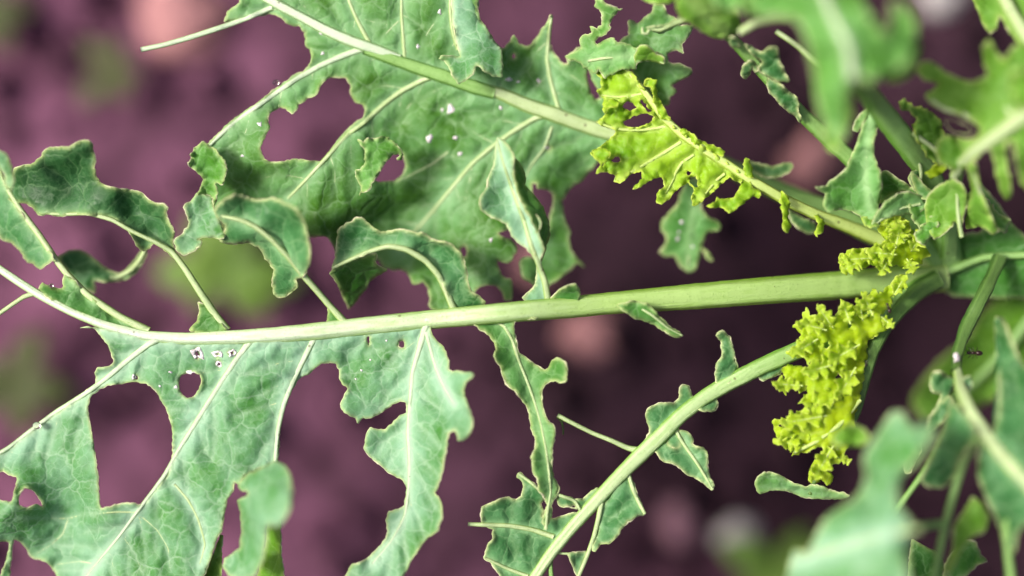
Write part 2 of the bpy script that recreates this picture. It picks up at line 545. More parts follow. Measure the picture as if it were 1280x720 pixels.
leaf_material('leaf_yellow', (0.38, 0.56, 0.006), (0.54, 0.69, 0.010), (0.58, 0.72, 0.04), (0.56, 0.72, 0.2), (0.60, 0.74, 0.10), (0.60, 0.82, 0.015), 0.58, 0.6, 0.45, 0.3, cellb=0.3)
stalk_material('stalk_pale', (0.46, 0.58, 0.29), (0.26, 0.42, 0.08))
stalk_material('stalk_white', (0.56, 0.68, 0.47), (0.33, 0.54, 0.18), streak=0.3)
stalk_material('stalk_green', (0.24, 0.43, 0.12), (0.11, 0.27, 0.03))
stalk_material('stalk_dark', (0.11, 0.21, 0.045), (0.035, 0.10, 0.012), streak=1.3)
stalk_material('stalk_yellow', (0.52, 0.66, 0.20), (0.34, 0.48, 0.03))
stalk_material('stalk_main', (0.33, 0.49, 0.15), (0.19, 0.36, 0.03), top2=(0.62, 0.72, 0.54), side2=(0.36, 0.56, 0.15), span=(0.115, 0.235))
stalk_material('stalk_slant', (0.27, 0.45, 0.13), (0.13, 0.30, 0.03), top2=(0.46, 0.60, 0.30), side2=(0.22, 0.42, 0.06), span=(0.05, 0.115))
plain_material('margin', (0.40, 0.52, 0.18), (0.74, 0.70, 0.48), 120, 0.5, trans=0.25)
plain_material('margin_soft', (0.30, 0.44, 0.14), (0.62, 0.58, 0.36), 120, 0.5, trans=0.25)
plain_material('margin_yellow', (0.48, 0.62, 0.05), (0.58, 0.70, 0.14), 400, 0.5, trans=0.3)
plain_material('scar', (0.50, 0.44, 0.46), (0.78, 0.72, 0.74), 900, 0.7, 0.4)
plain_material('ant_shell', (0.012, 0.006, 0.006), (0.03, 0.012, 0.01), 900, 0.3)
plain_material('stone_pink', (0.27, 0.125, 0.13), (0.36, 0.17, 0.17), 60, 0.8, 0.5)
plain_material('stone_mauve', (0.17, 0.085, 0.115), (0.22, 0.11, 0.14), 60, 0.8, 0.5)
plain_material('stone_pale', (0.34, 0.31, 0.31), (0.42, 0.40, 0.39), 60, 0.8, 0.5)
plain_material('weed_leaf', (0.085, 0.17, 0.02), (0.15, 0.26, 0.035), 60, 0.6, trans=0.3)
plain_material('weed_olive', (0.055, 0.075, 0.016), (0.085, 0.10, 0.028), 60, 0.6, trans=0.3)

# ------------------------------------------------------------------ soil
SOIL = -190.0    # mm below the plane of focus
def soil_material():
    m, nt, out = newmat('soil')
    tc = nt.nodes.new('ShaderNodeTexCoord').outputs['Object']
    big = tex_noise(nt, tc, 7, 3, 0.5)
    med = tex_noise(nt, tc, 60, 3, 0.6)
    fine = tex_noise(nt, tc, 300, 1, 0.6)
    mott = tex_noise(nt, tc, 48, 4, 0.7)
    col = mixc(nt, ramp(nt, big, (0.35, 0.65)), (0.092, 0.033, 0.062), (0.150, 0.056, 0.103))
    col = mixc(nt, math_n(nt, 'MULTIPLY', ramp(nt, mott, (0.50, 0.62)), 0.8), col, (0.185, 0.073, 0.130))
    col = mixc(nt, math_n(nt, 'MULTIPLY', ramp(nt, math_n(nt, 'SUBTRACT', 1.0, mott), (0.48, 0.64)), 0.5), col, (0.022, 0.010, 0.014))
    col = mixc(nt, math_n(nt, 'MULTIPLY', ramp(nt, fine, (0.5, 0.8)), 0.3), col, (0.04, 0.018, 0.026))
    # shade under the plant painted into the soil colour, with a ragged outline
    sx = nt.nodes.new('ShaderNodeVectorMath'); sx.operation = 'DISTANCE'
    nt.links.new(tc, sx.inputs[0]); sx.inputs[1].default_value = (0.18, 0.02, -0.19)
    shade_dist = math_n(nt, 'ADD', sx.outputs['Value'], math_n(nt, 'MULTIPLY', math_n(nt, 'SUBTRACT', big, 0.5), 0.25))
    col = mixc(nt, ramp(nt, shade_dist, (0.15, 0.38)), mixc(nt, 0.86, col, (0.011, 0.004, 0.007)), col)
    pb = nt.nodes.new('ShaderNodeBsdfPrincipled'); pb.inputs['Roughness'].default_value = 0.9
    pb.inputs['Specular IOR Level'].default_value = 0.2
    nt.links.new(col, pb.inputs['Base Color'])
    nt.links.new(pb.outputs[0], out.inputs[0])
    M['soil'] = m
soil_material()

def soil_h(x, y):
    return SOIL * 0.001 + 0.012 * noise.noise((x * 9, y * 9, 0.3)) + 0.006 * noise.noise((x * 30, y * 30, 4.1)) + 0.0025 * noise.noise((x * 90, y * 90, 7.7))

def make_soil():

    xs = np.concatenate([[-40, -12, -4, -1.6], np.arange(-0.75, 0.7501, 0.0075), [1.6, 4, 12, 40]])
    ys = np.concatenate([[-40, -12, -4, -1.4], np.arange(-0.55, 0.5501, 0.0075), [1.4, 4, 12, 40]])
    V = [(x, y, soil_h(x, y)) for y in ys for x in xs]
    nx = len(xs)
    F = [(j*nx + i, j*nx + i + 1, (j+1)*nx + i + 1, (j+1)*nx + i) for j in range(len(ys) - 1) for i in range(nx - 1)]
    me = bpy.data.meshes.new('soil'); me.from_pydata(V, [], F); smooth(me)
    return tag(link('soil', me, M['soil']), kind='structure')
make_soil()

def lump_mesh(name, r, seed, flat=0.6, rough=0.35, n=10):
    V = []; F = []
    for i in range(n + 1):
        th = math.pi * i / n
        for k in range(n * 2):
            ph = math.pi * k / n
            d = Vector((math.sin(th) * math.cos(ph), math.sin(th) * math.sin(ph), math.cos(th)))
            q = 1 + rough * noise.noise(d * 1.6 + Vector((seed * 5.3, 0, 0))) + rough * 0.5 * noise.noise(d * 4 + Vector((0, seed * 3.1, 0)))
            p = d * r * q
            V.append((p.x, p.y * 0.85, p.z * flat))
    w = n * 2
    for i in range(n):
        for k in range(w):
            F.append((i*w + k, (i+1)*w + k, (i+1)*w + (k+1) % w, i*w + (k+1) % w))
    me = bpy.data.meshes.new(name); me.from_pydata(V, [], F); smooth(me)
    return me

def ground_spot(px, py):
    p = P(px, py, SOIL)
    p.z = soil_h(p.x, p.y)
    return p

for i, (px, py, r, mat, lab) in enumerate([
        (738, 415, 0.0125, 'stone_pink', 'pinkish stone out of focus on the soil just below the long pale stalk'),
        (1012, 195, 0.0135, 'stone_pink', 'pinkish stone out of focus on the soil at upper right, left of the hanging leaf'),
        (232, 22, 0.020, 'stone_pink', 'large pale pink stone out of focus on the soil at the top left'),
        (922, 668, 0.0085, 'stone_pale', 'whitish pebble out of focus on the soil beside the bright green weed'),
        (852, 655, 0.010, 'stone_mauve', 'faint mauve pebble out of focus on the soil left of the whitish pebble'),
        (1172, -4, 0.010, 'stone_pale', 'small cream pebble out of focus at the top right edge'),
        (676, 330, 0.009, 'stone_pink', 'small pink stone out of focus above the long pale stalk')]):
    me = lump_mesh('stone', r, i + 1)
    o = link('stone', me, M[mat])
    o.location = ground_spot(px, py) + Vector((0, 0, r * 0.25)); o.rotation_euler = (0, 0, i * 1.3)
    tag(o, lab, 'stone')

def make_clods():
    """crumbs of earth lying all over the bed: nobody could count them"""
    rnd = random.Random(3)
    V = []; F = []
    base = []
    for i in range(1800):
        x = rnd.uniform(-0.42, 0.42); y = rnd.uniform(-0.28, 0.28)
        r = 0.002 + 0.008 * rnd.random() ** 3
        c = Vector((x, y, soil_h(x, y) + r * 0.3))
        o = len(V)
        sd_ = rnd.random() * 50
        for a in range(5):
            th = math.pi * (a + 0.5) / 5
            for k in range(7):
                ph = 2 * math.pi * k / 7
                d = Vector((math.sin(th)*math.cos(ph), math.sin(th)*math.sin(ph), math.cos(th) * 0.75))
                V.append(tuple(c + d * r * (1 + 0.5 * noise.noise(d * 1.5 + Vector((sd_, 0, 0))))))
        for a in range(4):
            for k in range(7):
                F.append((o + a*7 + k, o + (a+1)*7 + k, o + (a+1)*7 + (k+1) % 7, o + a*7 + (k+1) % 7))
        F.append(tuple(o + k for k in range(6, -1, -1))); F.append(tuple(o + 28 + k for k in range(7)))
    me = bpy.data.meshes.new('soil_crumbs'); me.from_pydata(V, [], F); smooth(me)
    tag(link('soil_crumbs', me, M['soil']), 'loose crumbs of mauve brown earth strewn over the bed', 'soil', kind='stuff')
make_clods()

def weed(px, py, size, n, mat, lab, seed, h=0.02):
    rnd = random.Random(seed)
    base = ground_spot(px, py)
    root = bpy.data.objects.new('weed_seedling', None); root.location = base; C.objects.link(root)
    tag(root, lab, 'weed')
    st = tube_mesh('stem', [base + Vector((0, 0, -0.004)), base + Vector((0.001, 0, h * 0.6)), base + Vector((0, 0.001, h))], [0.002, 0.0017, 0.0013], 7)
    link('stem', st, M[mat], root)
    for i in range(n):
        a = 2 * math.pi * i / n + rnd.uniform(-.3, .3)
        L = size * rnd.uniform(0.75, 1.1)
        d = Vector((math.cos(a), math.sin(a), 0)); s = Vector((-d.y, d.x, 0))
        V = []; F = []
        for j in range(9):
            u = j / 8
            w = L * 0.34 * math.sin(math.pi * min(1, u * 0.93 + 0.07)) ** 0.8 * (0.25 + 0.75 * u ** 0.4)
            c = base + d * (L * u) + Vector((0, 0, h + L * (0.35 * u - 0.42 * u * u)))
            for k in range(-2, 3):
                V.append(tuple(c + s * (w * k / 2) + Vector((0, 0, abs(k) * w * 0.12 + 0.001 * noise.noise((j, k, seed + i))))))
        for j in range(8):
            for k in range(4):
                F.append((j*5 + k, j*5 + k + 1, (j+1)*5 + k + 1, (j+1)*5 + k))
        me = bpy.data.meshes.new('leaf'); me.from_pydata(V, [], F); smooth(me)
        lo = link('leaf', me, M[mat], root)
        md = lo.modifiers.new('thickness', 'SOLIDIFY'); md.thickness = 0.0005

weed(292, 336, 0.029, 6, 'weed_leaf', 'bright green weed out of focus on the soil behind the upper left lobes', 1)
weed(965, 702, 0.026, 5, 'weed_leaf', 'bright green weed out of focus at the bottom, right of the whitish pebble', 2)
weed(36, 478, 0.026, 5, 'weed_olive', 'olive weed out of focus at the left edge below the pale midrib', 3)
weed(150, 95, 0.018, 5, 'weed_olive', 'dull olive weed out of focus at upper left under the broken stalk tip', 4)
weed(-10, 20, 0.020, 5, 'weed_olive', 'dull olive weed out of focus in the top left corner', 5)

# ------------------------------------------------------------------ the plant
plant = bpy.data.objects.new('kale_plant', None)
plant.location = P(1420, 335, SOIL)
C.objects.link(plant)
tag(plant, 'insect-eaten kale plant with pale ribs, ragged green leaves and curly yellow young growth', 'plant')

rib('stem', [(1420, 335, 62, SOIL - 10), (1400, 335, 55, -150), (1345, 335, 46, -98), (1275, 338, 38, -56), (1215, 342, 28, -34), (1180, 345, 18, -26)], plant, M['stalk_green'], flat=1.0, sides=14)

# ---- leaf A: the long leaf along the middle
zA = field([(-40, 310, -4), (0, 335, -2), (110, 400, 0), (230, 424, 0), (400, 414, 0), (540, 398, 0), (720, 383, 0), (960, 363, -5), (1150, 346, -18),
            (0, 570, -5), (60, 560, -5), (120, 480, -1), (90, 640, -8), (20, 640, 4), (20, 672, -6), (130, 645, 4), (110, 690, -6), (160, 650, 3), (240, 480, 0), (300, 480, 2), (280, 560, 3), (220, 690, 2), (60, 760, -4),
            (340, 560, 4), (440, 470, -3), (480, 440, 0), (520, 430, 1), (570, 500, 9), (595, 470, 14), (555, 440, 3), (515, 500, 1), (475, 570, -2), (510, 610, 3), (545, 640, 9), (470, 700, 6), (450, 510, -2), (570, 545, 12)])
vA1 = [(200, 423, 6), (186, 430, 5), (160, 450, 4.5), (130, 475, 4), (105, 493, 4), (70, 515, 3.5), (40, 537, 3.2), (10, 560, 3), (-30, 583, 3)]
vA2 = [(320, 419, 7), (310, 430, 5.5), (295, 450, 4.5), (275, 480, 4), (250, 520, 4), (225, 560, 3.6), (205, 595, 3.3), (175, 635, 2.8), (145, 675, 2.3), (115, 712, 2), (90, 745, 2)]
vA3 = [(400, 412, 6), (392, 424, 5), (380, 448, 4.3), (367, 475, 4), (355, 505, 3.8), (347, 540, 3.5), (344, 578, 3.2)]
vA4 = [(536, 398, 8), (531, 412, 6), (523, 440, 4.2), (516, 465, 3.6), (513, 500, 3.4), (510, 540, 3.2), (512, 575, 3), (511, 610, 2.8), (506, 645, 2.5), (490, 675, 2), (465, 705, 1.6)]
vA4b = [(532, 412, 3.5), (538, 435, 3), (545, 460, 2.5), (556, 485, 1.8), (568, 505, 1.0)]
vA2b = [(218, 605, 1.8), (235, 625, 1.8), (248, 650, 1.7), (256, 680, 1.5), (250, 705, 1.2)]
vA2c = [(172, 640, 1.6), (145, 640, 1.5), (110, 642, 1.4), (85, 648, 1.2), (60, 647, 1.0), (20, 648, .8)]
vA2d = [(85, 650, 1.2), (78, 668, 1.3), (60, 683, 1.1), (45, 692, 1.0)]
vA2e = [(120, 705, 1.3), (100, 702, 1.2), (72, 706, 1.0)]
vA2f = [(176, 645, 1.2), (196, 662, 1.2), (210, 685, 1.1), (213, 710, 1.0)]
vA2g = [(155, 672, 1.0), (168, 690, 1.0), (178, 715, 1.0)]
bladeA = [(101, 410), (112, 408), (120, 412), (127, 420), (134, 430), (139, 440), (142, 450), (140, 456), (130, 459), (122, 459), (119, 465), (120, 473), (119, 481),
          (108, 489), (98, 499), (85, 507), (62, 522), (40, 538), (20, 553), (0, 566), (-30, 586), (-45, 620), (-45, 690), (-30, 730), (-20, 770), (100, 775), (238, 765), (250, 735),
          (258, 712), (266, 690), (272, 672), (277, 662), (281, 640), (284, 624), (291, 614), (294, 603), (299, 606), (305, 596), (320, 588), (338, 584), (347, 575), (348, 545), (350, 530), (355, 514),
          (359, 500), (366, 485), (374, 473), (385, 468), (395, 459), (402, 455), (412, 453), (420, 454), (424, 462), (425, 472), (428, 480), (434, 483), (435, 487), (430, 495),
          (426, 506), (430, 515), (438, 520), (445, 523), (448, 529), (453, 523), (463, 523), (475, 517), (490, 506), (500, 502), (507, 503), (509, 508), (507, 516), (499, 521), (490, 530),
          (480, 537), (470, 536), (462, 535), (458, 545), (455, 560), (459, 568), (470, 577), (485, 590), (497, 596), (505, 602), (508, 610), (507, 622), (505, 632), (495, 637), (486, 640),
          (483, 650), (484, 665), (483, 672), (475, 682), (463, 695), (450, 703), (440, 706), (434, 716), (425, 740), (495, 745), (506, 717), (515, 700), (527, 682), (536, 671), (546, 664), (552, 650), (553, 635),
          (549, 622), (544, 616), (549, 605), (553, 590), (557, 570), (560, 550), (562, 541), (568, 539), (572, 544), (572, 551), (580, 550), (588, 541), (591, 530), (590, 520), (585, 505),
          (580, 490), (583, 478), (592, 469), (588, 466), (575, 464), (562, 463), (560, 450), (555, 435), (547, 427), (540, 418), (537, 408), (540, 400), (460, 409), (400, 414), (300, 421), (230, 424), (180, 420), (130, 409)]
holesA = [[(110, 508), (113, 497), (122, 489), (135, 482), (147, 480), (155, 479), (165, 477), (175, 478), (185, 481), (195, 489), (201, 500), (207, 510), (211, 520), (215, 535), (216, 555), (215, 575), (211, 590),
           (205, 600), (195, 612), (185, 623), (177, 631), (165, 629), (152, 629), (140, 632), (127, 635), (124, 620), (122, 590), (118, 560), (114, 540), (111, 520)],
          [(23, 632), (25, 617), (31, 610), (40, 612), (48, 620), (53, 634), (46, 631), (35, 635)],
          [(-30, 600), (-10, 592), (4, 589), (13, 594), (20, 596), (21, 604), (17, 616), (14, 627), (0, 625), (-20, 622)],
          [(18, 675), (24, 676), (32, 685), (38, 694), (42, 698), (52, 700), (62, 706), (70, 717), (76, 735), (60, 760), (14, 755), (13, 710), (15, 690)],
          [(-30, 690), (-10, 678), (6, 676), (12, 678), (10, 692), (5, 708), (-5, 725)],
          [(223, 478), (226, 470), (233, 466), (242, 465), (250, 468), (252, 478), (247, 490), (240, 498), (231, 496), (224, 488)],
          [(167, 472), (169, 469), (172, 471), (172, 475), (168, 475)],
          [(243, 440), (247, 435), (248, 442), (251, 444), (247, 449)],
          [(271, 452), (275, 451), (276, 456), (273, 458)], [(286, 440), (290, 438), (291, 442), (287, 444)], [(270, 443), (273, 441), (274, 445), (271, 446)],
          [(459, 421), (462, 420), (463, 427), (461, 431), (459, 428)],
          [(498, 428), (503, 425), (507, 430), (504, 435), (499, 434)]]
veinsA = [vA1, vA2, vA3, vA4, vA4b, vA2b, vA2c, vA2d, vA2e, vA2f, vA2g]
mainsA = [vA1, vA2, vA3, vA4]
brA = branches(mainsA + [[(540, 399, 3), (400, 413, 3), (300, 421, 3), (150, 412, 3)]], [bladeA], holesA, seed=4)
midA = [(1180, 346, 19), (1120, 351, 17.5), (1060, 356, 17), (960, 363, 16.5), (860, 371, 15.5), (760, 379, 13.5), (720, 383, 13.5), (660, 388, 13), (620, 391.5, 12.5), (540, 399, 12), (460, 407, 11.5), (400, 413.5, 11), (350, 418, 10), (300, 421, 9),
        (230, 423, 7.5), (180, 419, 6.5), (130, 406, 5.5), (90, 390, 5), (50, 369, 5), (20, 350, 4.8), (-5, 333, 4.5), (-45, 308, 4)]
leafA = sheet('leaf', [bladeA], zA, M['leaf_pale'], plant, holes=holesA, veins=veinsA + [midA] + brA, seed=3, ruffle=(1.3, 26, 9), grid=3.6, quilt=1.5, pucker=0.5, vr=11)
tag(leafA, 'long pale green leaf with big eaten holes along the middle')
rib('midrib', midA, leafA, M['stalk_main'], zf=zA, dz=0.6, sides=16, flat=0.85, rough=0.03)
for v in (vA1, vA2, vA3, vA4, vA4b): rib('vein', [(q[0], q[1], q[2] * 0.8) for q in v], leafA, M['stalk_white'], zf=on(leafA), dz=0.16, flat=0.45)
for v in [vA2b, vA2c, vA2d, vA2e, vA2f, vA2g] + brA: rib('vein', v, leafA, M['stalk_pale'], zf=on(leafA), dz=0.1, flat=0.5, sides=6)
# stalk strand at lower left, thin vein stubs at left
rib('vein', [(-5, 395, 2.6), (12, 383, 2.6), (30, 371, 3), (42, 367, 3.5)], leafA, M['stalk_pale'], zf=zA, dz=0.4)

# tissue wedges against the midrib
vA5 = [(186, 414, 5.5, 0), (150, 396, 5, 0), (110, 369, 4.6, -1), (86, 345, 4.4, -2), (68, 322, 4.2, -3), (50, 295, 4, -4), (30, 268, 3.6, -5), (12, 240, 3.2, -6), (-2, 210, 3, -8), (-20, 170, 2.5, -10)]
zA5 = field([(186, 414, 0), (150, 396, 0), (110, 369, -1), (68, 322, -3), (30, 268, -5), (0, 215, -7), (50, 362, -1), (100, 395, 0), (0, 280, -9), (40, 325, -6)])
sheet('lobe', [[(48, 363), (53, 354), (56, 355), (63, 358), (73, 361), (79, 359), (79, 350), (82, 342), (92, 350), (115, 372), (150, 397), (185, 414), (165, 418), (130, 407), (90, 391)]], zA5, M['leaf_green'], leafA, veins=[vA5], seed=11)
sheet('lobe', [[(-20, 265), (-5, 288), (3, 300), (15, 304), (25, 314), (32, 324), (36, 328), (43, 331), (50, 337), (57, 332), (65, 326), (70, 326), (52, 298), (35, 278), (20, 256), (0, 215), (-10, 225)]], zA5, M['leaf_blue'], leafA, veins=[vA5], seed=12)
rib('vein', vA5, leafA, M['stalk_pale'], flat=0.9)
zc = field([(0, 190, -4), (18, 230, 6), (5, 215, 2)])
sheet('lobe', [[(-8, 192), (0, 188), (9, 195), (15, 209), (18, 228), (15, 238), (9, 234), (4, 216), (-4, 205)]], lambda x, y: 14 + 0 * x, M['leaf_pale'], leafA, seed=13)

# dark lobe at upper left with its vein
vA6 = [(284, 413, 5.5, 0), (268, 392, 5, 0), (250, 365, 4.6, 1), (232, 337, 4.2, 1), (215, 315, 3.6, 1), (195, 303, 3, 2), (165, 289, 2.6, 3), (140, 275, 2.6, 3), (110, 267, 2.6, 2), (80, 268, 2.2, 0), (50, 266, 1.6, -2)]
zA6 = field([(284, 413, 0), (232, 337, 1), (165, 289, 3), (110, 267, 3), (60, 267, -1), (20, 240, -6), (60, 215, 0), (100, 185, 8), (117, 180, 6), (90, 230, -3), (140, 240, 4), (165, 265, -4), (205, 257, 5), (195, 285, -3), (215, 295, 2), (175, 308, -4)])
sheet('lobe', [[(18, 211), (30, 206), (42, 204), (52, 195), (57, 186), (65, 184), (85, 183), (97, 178), (105, 175), (113, 177), (117, 180), (117, 188), (120, 196), (118, 207), (120, 218), (124, 228), (135, 233),
               (150, 236), (165, 238), (178, 241), (185, 248), (195, 254), (207, 256), (210, 260), (208, 268), (213, 280), (218, 290), (217, 305), (222, 325), (212, 318), (202, 308), (193, 303), (188, 310), (178, 313), (171, 308),
               (168, 300), (155, 283), (145, 276), (130, 270), (110, 269), (90, 268), (75, 271), (60, 268), (48, 269), (42, 260), (30, 254), (18, 252), (8, 247), (12, 228)]], zA6, M['leaf_dark'], leafA, veins=[vA6], seed=14, ruffle=(1.6, 24, 10), quilt=1.0)
rib('vein', vA6, leafA, M['stalk_pale'], zf=None, dz=0.3, flat=0.85)
sheet('lobe', [[(236, 413), (247, 401), (249, 388), (248, 378), (256, 380), (268, 394), (284, 413), (262, 418)]], zA, M['leaf_green'], leafA, seed=15)
zb = lambda x, y: -16 + 0 * x
sheet('lobe', [[(72, 322), (84, 314), (100, 312), (115, 321), (130, 334), (150, 342), (165, 330), (178, 312), (184, 317), (172, 340), (155, 350), (130, 353), (118, 351), (119, 366), (104, 361), (88, 346)]], zb, M['leaf_blue'], leafA, seed=16, mmat=M['margin_soft'])
rib('vein', [(183, 310, 3, -6), (175, 325, 3, -10), (163, 338, 3, -14), (145, 347, 2.6, -16), (115, 342, 2, -16)], leafA, M['stalk_pale'])

# lobe A3: slightly out of focus lobe left of centre
vA7 = [(430, 402, 5, 0), (412, 382, 4.2, 1), (394, 361, 4, 3), (378, 343, 3.8, 5), (360, 321, 3.6, 8), (340, 300, 3.2, 10), (320, 284, 3, 11), (300, 275, 2.6, 11), (276, 270, 2, 10)]
zA7 = field([(430, 402, 0), (394, 361, 3), (360, 321, 8), (320, 284, 11), (276, 270, 9), (300, 245, 14), (310, 262, 8), (350, 252, 17), (375, 270, 18), (355, 290, 8), (387, 315, 14), (380, 340, 7), (285, 300, 2), (320, 308, 3), (345, 365, -2)])
sheet('lobe', [[(268, 262), (280, 249), (295, 243), (310, 247), (325, 250), (340, 248), (355, 252), (370, 260), (380, 275), (385, 295), (388, 315), (386, 332), (380, 345), (370, 350), (372, 358), (365, 364), (355, 372),
               (343, 369), (340, 352), (342, 336), (331, 322), (325, 311), (312, 304), (295, 305), (275, 302), (283, 284), (272, 272)]], zA7, M['leaf_blue'], leafA, veins=[vA7, [(325, 288, 1), (327, 305, 1), (335, 325, 1)]], seed=17, ruffle=(1.5, 24, 10), margin=1.3, mmat=M['margin_soft'])
rib('vein', vA7, leafA, M['stalk_pale'], flat=0.85, dz=0.4)
sheet('lobe', [[(406, 412), (410, 398), (410, 386), (416, 387), (430, 402)]], zA, M['leaf_green'], leafA, seed=18)

# lobe A1: arched lobe above the midrib
vA8 = [(567, 386, 5, 1), (558, 364, 4.6, 3), (548, 344, 4.3, 5), (532, 326, 4, 6), (508, 312, 3.8, 7), (485, 308, 3.4, 7), (460, 315, 2.8, 6), (435, 326, 2.3, 5), (415, 335, 1.6, 4)]
zA8 = field([(567, 386, 1), (548, 344, 5), (508, 312, 7), (460, 315, 6), (416, 334, 4), (422, 288, 4), (448, 272, 7), (445, 300, 1), (500, 288, 6), (480, 300, 3), (535, 295, 9), (530, 310, 3), (575, 315, 8), (560, 330, 2), (586, 355, 6), (575, 365, 2), (606, 376, 3)])
sheet('lobe', [[(415, 336), (419, 322), (421, 300), (423, 287), (430, 281), (440, 276), (448, 272), (455, 274), (465, 283), (478, 290), (490, 288), (505, 287), (520, 290), (532, 292), (540, 299), (555, 302), (566, 306),
               (573, 313), (580, 325), (584, 340), (586, 355), (590, 365), (600, 370), (607, 377), (600, 386), (567, 388), (558, 366), (548, 346), (532, 328), (508, 314), (485, 310), (460, 317), (435, 328)]], zA8, M['leaf_blue'], leafA, veins=[vA8, [(482, 306, 1), (478, 290, 1)], [(535, 328, 1), (540, 300, 1)]], seed=19, quilt=0.3)
rib('vein', vA8, leafA, M['stalk_pale'], flat=0.85, dz=0.3)
zA9 = field([(416, 338, 3), (470, 318, 4), (440, 330, -2), (436, 384, -14), (475, 340, -8), (450, 360, -10), (422, 355, -4)])
sheet('lobe', [[(416, 336), (430, 329), (455, 319), (470, 316), (470, 328), (478, 335), (484, 337), (475, 342), (463, 350), (460, 358), (450, 370), (442, 380), (436, 385), (430, 375), (422, 355), (413, 342)]], zA9, M['leaf_green'], leafA, seed=20)

# lobe A2: upright folded lobe
vA10 = [(686, 382, 4.5, 1), (681, 352, 4, 4), (672, 327, 3.6, 6), (664, 306, 3.2, 7), (655, 276, 2.8, 7), (642, 240, 2.4, 6), (629, 202, 1.8, 6), (621, 174, 1.0, 7)]
zA10 = field([(686, 382, 1), (672, 327, 6), (655, 276, 6), (642, 240, 5), (621, 174, 7), (600, 250, 9), (618, 240, 4), (615, 272, 8), (640, 298, 8), (640, 205, 10), (655, 255, 10), (676, 290, 11), (660, 275, 6)])
lobeU = sheet('lobe', [[(622, 172), (619, 190), (618, 205), (611, 220), (608, 235), (601, 246), (600, 257), (605, 265), (615, 272), (630, 278), (636, 285), (640, 296), (648, 304), (658, 309), (664, 318), (671, 332), (670, 350), (665, 362), (653, 372),
               (672, 388), (688, 382), (682, 350), (676, 325), (680, 311), (676, 299), (673, 289), (677, 279), (672, 270), (660, 262), (652, 250), (648, 236), (642, 220), (643, 198), (638, 186), (630, 176)]], zA10, M['leaf_pale'], leafA, veins=[vA10], seed=21, margin=1.2, quilt=0.6, ruffle=(0.6, 24, 8))
zA11 = field([(643, 198, 9), (655, 222, 3), (652, 250, 9), (676, 280, 9), (678, 255, 2), (687, 292, 1), (676, 325, 4)])
sheet('lobe', [[(641, 196), (652, 207), (657, 222), (656, 232), (668, 245), (678, 258), (685, 275), (687, 292), (683, 308), (676, 327), (668, 320), (672, 300), (668, 285), (660, 268), (650, 250), (643, 225)]], zA11, M['leaf_green'], leafA, seed=22)
rib('vein', vA10, leafA, M['stalk_pale'], zf=on(lobeU), flat=0.6, dz=0.25)
sheet('lobe', [[(688, 376), (692, 368), (698, 363), (710, 356), (720, 355), (725, 365), (722, 380), (700, 386)]], field([(690, 380, 1), (720, 375, 2), (712, 356, 6)]), M['leaf_green'], leafA, seed=23)

# lobe A5: ribbon hanging below the midrib
vA12 = [(612, 398, 3.5, 1), (630, 408, 3.2, 1), (640, 425, 3, 1), (650, 455, 3, 1), (660, 480, 2.8, 1), (668, 502, 2.6, 1), (676, 530, 2.4, 2), (682, 560, 2.4, 3), (686, 590, 2.4, 4), (688, 615, 2.4, 4), (684, 640, 3, 4), (682, 662, 3.5, 3)]
zA12 = field([(612, 398, 1), (650, 455, 1), (676, 530, 2), (686, 600, 4), (682, 650, 4), (620, 440, 4), (605, 410, 2), (640, 488, 4), (665, 550, 4), (670, 610, 6), (690, 470, 3), (708, 460, 8), (695, 540, 5), (698, 610, 2), (660, 398, 4)])
lobeR = sheet('lobe', [[(575, 402), (590, 404), (597, 410), (610, 418), (618, 428), (620, 435), (617, 446), (625, 458), (629, 470), (632, 480), (643, 489), (652, 500), (659, 510), (663, 525), (664, 535), (668, 545), (669, 560), (664, 572), (666, 590),
               (672, 600), (673, 612), (680, 622), (684, 632), (681, 642), (677, 652), (683, 658), (689, 648), (690, 630), (697, 618), (698, 608), (692, 597), (690, 580), (691, 560), (694, 545), (692, 532), (685, 525), (680, 515), (678, 500), (678, 488),
               (683, 480), (690, 476), (700, 478), (706, 477), (709, 470), (708, 455), (702, 449), (697, 447), (690, 450), (686, 460), (680, 462), (670, 456), (655, 445), (649, 440), (645, 425), (643, 415), (644, 401), (655, 399), (668, 399), (672, 398), (655, 392), (640, 389), (600, 394)]],
      zA12, M['leaf_green'], leafA, veins=[vA12], seed=24, margin=1.2)
rib('vein', [(q[0], q[1], q[2] * 0.7) for q in vA12], leafA, M['stalk_pale'], zf=on(lobeR), flat=0.5, dz=0.2)
sheet('lobe', [[(772, 382), (785, 393), (795, 399), (803, 400), (815, 405), (830, 414), (842, 421), (853, 420), (850, 415), (838, 408), (825, 396), (818, 388), (810, 380), (790, 376)]], field([(772, 382, 5), (803, 395, 5), (853, 420, 4), (820, 392, 6)]), M['leaf_green'], leafA, seed=25)
rib('vein', [(795, 382, 1.5, 6), (815, 394, 1.8, 7), (835, 410, 1.4, 6), (852, 419, .8, 5)], leafA, M['stalk_pale'])

